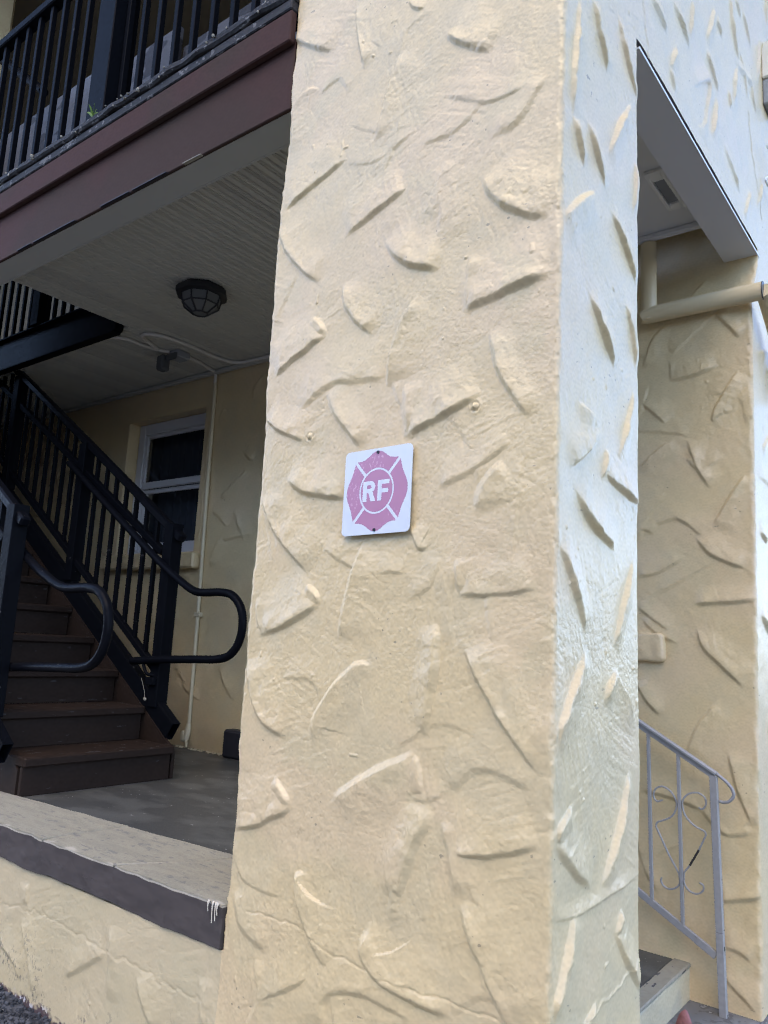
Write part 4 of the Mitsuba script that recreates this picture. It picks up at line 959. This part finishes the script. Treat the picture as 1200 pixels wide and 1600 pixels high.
arms = shapely.union_all([LineString([(0, 0), (sx * .34 * SW, sy * .37 * SH)]).buffer(.0042) for sx in (-1, 1) for sy in (-1, 1)])
lob = cross.difference(ringo).difference(arms)
for g in sorted(lob.geoms, key=lambda g: -g.area)[:4]:
    add('emblem_lobe', prism(g, -.0016, -.0013), 'sign_pink', sg, to_world=SM)
LH, LW, LS = .238 * SH, .185 * SW, .0135
def glyph_f(): return shapely.union_all([shapely.box(0, 0, LS, LH), shapely.box(0, LH - .0115, LW * .92, LH), shapely.box(0, LH * .46 - .005, LW * .84, LH * .46 + .006)])
bowl = shapely.box(LS * .5, LH * .43, LW - .015, LH).union(Point(LW - .0165, LH * .715).buffer(LH * .285, 24)).intersection(shapely.box(0, 0, LW, LH))
eye = shapely.box(LS, LH * .62, LW - .018, LH - .0105).union(Point(LW - .0185, (LH * .62 + LH - .0105) / 2).buffer((LH * .38 - .0105) / 2, 16))
glyph_r = shapely.union_all([shapely.box(0, 0, LS, LH), bowl, Polygon([(LW * .42, LH * .5), (LW * .42 + LS, LH * .52), (LW * 1.04, 0), (LW * 1.04 - LS * 1.15, 0)])]).difference(eye)
off = affinity.translate
add('letter', prism(off(glyph_r, -LW - .0035, -LH / 2), -.0019, -.0017), 'sign_white', sg, to_world=SM)
add('letter', prism(off(glyph_f(), .0045, -LH / 2), -.0019, -.0017), 'sign_white', sg, to_world=SM)
add('emblem_disc', prism(ringi, -.0016, -.0013), 'sign_pink', sg, to_world=SM)
for s in (1, -1):
    add('screw', trimesh.creation.cylinder(.0042, .004, sections=16, transform=trimesh.transformations.rotation_matrix(math.pi / 2, [1, 0, 0])).apply_translation((0, -.002, s * (.5 * SH - .011))), 'screw', sg, to_world=SM)

# ------------------------------------------------------------------ side entry at right
ds = thing('downspout', 'tan boxed downspout running across the jamb wall and round the corner', 'downspout')
add('drop', tube([(-.432, 1.845, 3.21), (-.432, 1.845, 2.86), (-.428, 1.845, 2.825)], .036, 20, ry=.03, ref=(1, 0, 0)), 'downspout_paint', ds, smooth=40)
add('horizontal_run', tube([(-.462, 1.845, 2.842), (-.44, 1.845, 2.853), (.056, 1.845, 2.853)], [.032, .040, .040], 20, ry=.034, ref=(0, 0, 1)), 'downspout_paint', ds, smooth=40)
add('corner_run', tube([(.0603, 1.845, 2.853), (.066, 1.875, 2.84), (.070, 2.0, 2.76), (.072, 2.35, 2.52)], [.037, .039, .039, .039], 20), 'downspout_paint', ds, smooth=40)
add('joint_ring', tube([(.0562, 1.845, 2.853), (.0602, 1.845, 2.853)], .0415, 20, ry=.0355, ref=(0, 0, 1)), 'plastic_dark', ds, smooth=40)
bk = trimesh.creation.box(extents=(2, 2, 2))
for _ in range(4): bk = bk.subdivide()
bk.merge_vertices(); v = bk.vertices
v = v / (np.abs(v) ** 7).sum(1, keepdims=True) ** (1 / 7)
bk.vertices = np.c_[-.455 + v[:, 0] * .096, 1.825 + v[:, 1] * .042, 1.326 + v[:, 2] * .062]
bk.vertices += bk.vertex_normals * (0.012 * (n2(bk.vertices[:, 0] * 22, bk.vertices[:, 2] * 22, 121, 3) - .5))[:, None]
whole('stucco_block', bk, 'stucco', 'small stuccoed box projecting from the jamb wall above the iron railing', 'box', smooth=50)

es = thing('entry_steps', 'dark grey painted entry steps with tan edges behind the pillar', 'steps')
def step(x0, x1, z):
    add('tread', box(x0, x1 - .066, PD + .05, YB - .006, z - .06, z - .001, .003), 'floor_paint', es)
    n_ = box(x1 - .0655, x1, PD + .05, YB - .006, z - .014, z + .001, .004)
    v, f = trimesh.remesh.subdivide_to_size(n_.vertices, n_.faces, .025); n_ = trimesh.Trimesh(v, f); n_.merge_vertices()
    n_.vertices += n_.vertex_normals * (0.006 * (n2(n_.vertices[:, 1] * 12, n_.vertices[:, 2] * 12 + n_.vertices[:, 0] * 12, 131, 3) - .5))[:, None]
    add('edge', n_, 'step_edge', es, smooth=40)
    add('riser', box(x1 - .04, x1 - .003, PD + .05, YB - .008, -.02 if z < .2 else z - .2, z - .0145, .006), 'step_riser', es)
step(-.62, -.255, .128); step(-.93, -.60, .27); step(-1.22, -.91, .41)

ir = thing('iron_railing', 'light grey wrought iron railing with scrolls beside the entry steps', 'railing')
ry = 1.70
sl = (1.02 - .85) / (-.435 + .129)
tz = lambda x: .85 + sl * (x + .129)
add('handrail', cat(bar((-1.0, ry, tz(-1.0) + .004), (-.13, ry, .85 + .004), .036, .009, c=.001), bar((-1.0, ry, tz(-1.0) - .012), (-.14, ry, tz(-.14) - .012), .012, .022, c=.001)), 'iron_grey', ir)
add('handrail_curl', tube(spline([(-.131, ry, .8545), (-.099, ry, .832), (-.076, ry, .808), (-.069, ry, .783), (-.085, ry, .760), (-.105, ry, .753), (-.121, ry, .754)], 6), .0042, 8, ry=.013, ref=(0, 1, 0)) if False else tube(spline([(-.131, ry, .8545), (-.099, ry, .832), (-.076, ry, .808), (-.069, ry, .783), (-.085, ry, .760), (-.105, ry, .753), (-.121, ry, .754)], 6), .006, 10), 'iron_worn', ir, smooth=True)
bz = lambda x: .206 + (.358 - .206) / (-.429 + .152) * (x + .152)
add('bottom_rail', bar((-1.0, ry, bz(-1.0)), (-.145, ry, bz(-.145)), .013, .026, c=.001), 'iron_grey', ir)
add('bottom_rail_end', bar((-.215, ry - .001, bz(-.215) + .0), (-.142, ry - .001, bz(-.142)), .0145, .027, c=.001), 'iron_worn', ir)
pm_ = np.array([(-.141, ry, .846), (-.120, ry, -.003)])
add('post', bar(pm_[0], pm_[0] + (pm_[1] - pm_[0]) * .66, .026, .026, up=(0, 1, 0), c=.0015), 'iron_grey', ir)
add('post_foot', bar(pm_[0] + (pm_[1] - pm_[0]) * .661, pm_[1], .0265, .0265, up=(0, 1, 0), c=.0015), 'iron_worn', ir)
for xa, xt in ((-.393, -.381), (-.274, -.263), (-.51, -.50), (-.63, -.62), (-.75, -.74)):
    add('baluster', bar((xa, ry, tz(xa) - .022), (xt, ry, bz(xt) + .012), .0125, .0125, up=(0, 1, 0), c=.001), 'iron_grey', ir)
SLc = [(-.337, .725), (-.360, .717), (-.373, .737), (-.363, .765), (-.335, .777), (-.304, .762), (-.285, .733), (-.283, .705), (-.300, .670), (-.336, .648), (-.358, .637), (-.364, .621)]
SLd = [(-.364, .621), (-.314, .524), (-.275, .461)]
SLe = [(-.275, .461), (-.273, .427), (-.288, .407), (-.313, .397), (-.335, .404), (-.345, .421), (-.342, .433)]
SRc = [(-.197, .718), (-.183, .716), (-.171, .735), (-.175, .760), (-.201, .773), (-.233, .765), (-.255, .743), (-.260, .718), (-.248, .679), (-.215, .649), (-.178, .635), (-.172, .622)]
SRd = [(-.172, .622), (-.186, .592), (-.199, .563)]
SRf = [(-.234, .500), (-.256, .470)]
SRe = [(-.256, .470), (-.256, .431), (-.237, .407), (-.209, .402), (-.187, .418), (-.185, .437), (-.199, .445)]
def flatbar(pts, n=6): return tube(spline([(x, ry, z) for x, z in pts], n) if len(pts) > 3 else [(x, ry, z) for x, z in pts], .0034, 8)
add('scroll', cat(flatbar(SLc), flatbar(SLd), flatbar(SLe)), 'iron_grey', ir, smooth=40)
k2 = add('scroll', cat(flatbar(SRc), flatbar(SRd), flatbar([(-.197, .566), (-.237, .496)]), flatbar(SRf), flatbar(SRe)), 'iron_grey', ir, smooth=40)
add('bare_length', tube([(-.199, ry, .563), (-.234, ry, .500)], .0042, 8), 'bare_iron', k2)
st_ = trimesh.creation.icosphere(3, 1.0); v = st_.vertices
st_.vertices = np.c_[v[:, 0] * .040, v[:, 1] * .03, v[:, 2] * .16] * (0.9 + .2 * meshkit.fbm(v * 2 + 5, 3, 7))[:, None]
st_.apply_translation((-.135, 1.30, -.02)); 
whole('red_stone', st_, 'red_stone', 'rounded dark red stone on the ground before the entry step', 'stone', smooth=True)

ub = thing('utility_box', 'cream utility box high on the side wall at the right edge', 'box')
add('cover', box(.0, .06, 2.24, 2.40, 4.16, 4.36, .006), 'cream_plastic', ub)
add('base', box(.0, .05, 2.25, 2.39, 4.02, 4.158, .006), 'plastic_grey', ub)
whole('hanging_cable', tube(spline([(.02, 2.22, 3.77), (.035, 2.25, 3.70), (.03, 2.24, 3.62), (.02, 2.16, 3.55), (.045, 2.3, 3.5)], 8), .005, 8), 'cable_white', 'short white cable hanging from the side wall at the right edge', 'cable', smooth=True)

# ------------------------------------------------------------------ what stands outside the frame and shades the porch
p2 = box(-5.4, -4.42, 0, PD, 0, 6, .02)
key = add('stucco_pillar', p2, 'stucco'); labels[key] = {'label': 'second tan stucco pillar left of the porch opening, outside the view', 'category': 'pillar'}
key = add('front_wall', box(-8.2, -5.41, 0, .2, .0, 3.0, .01), 'stucco'); labels[key] = {'label': 'stucco front wall left of the porch, outside the view', 'category': 'wall'}
for i, (x, w, hh, m_) in enumerate(((-19, 9, 6.4, 'far_brick'), (-8.6, 9.6, 6.8, 'far_siding'), (1.6, 9.4, 6.4, 'far_brick'), (11.8, 9, 6.6, 'far_siding'))):
    o = thing('opposite_house', ('brick', 'grey sided', 'narrow brick', 'pale sided')[i] + ' house across the street, outside the view', 'house')
    add('wall', box(x - w / 2, x + w / 2, -26, -17, 0, hh, .02), m_, o)
    add('roof', prism(Polygon([(x - w / 2 - .3, hh + .01), (x + w / 2 + .3, hh + .01), (x, hh + 2.0)]), -26.4, -16.6), 'far_roof', o)
    for k in range(3):
        for z in (1.2, 4.0):
            add('window', box(x - w / 3 + k * w / 3 - .5, x - w / 3 + k * w / 3 + .5, -17.0, -16.97, z, z + 1.5, .004), 'far_pane', o)
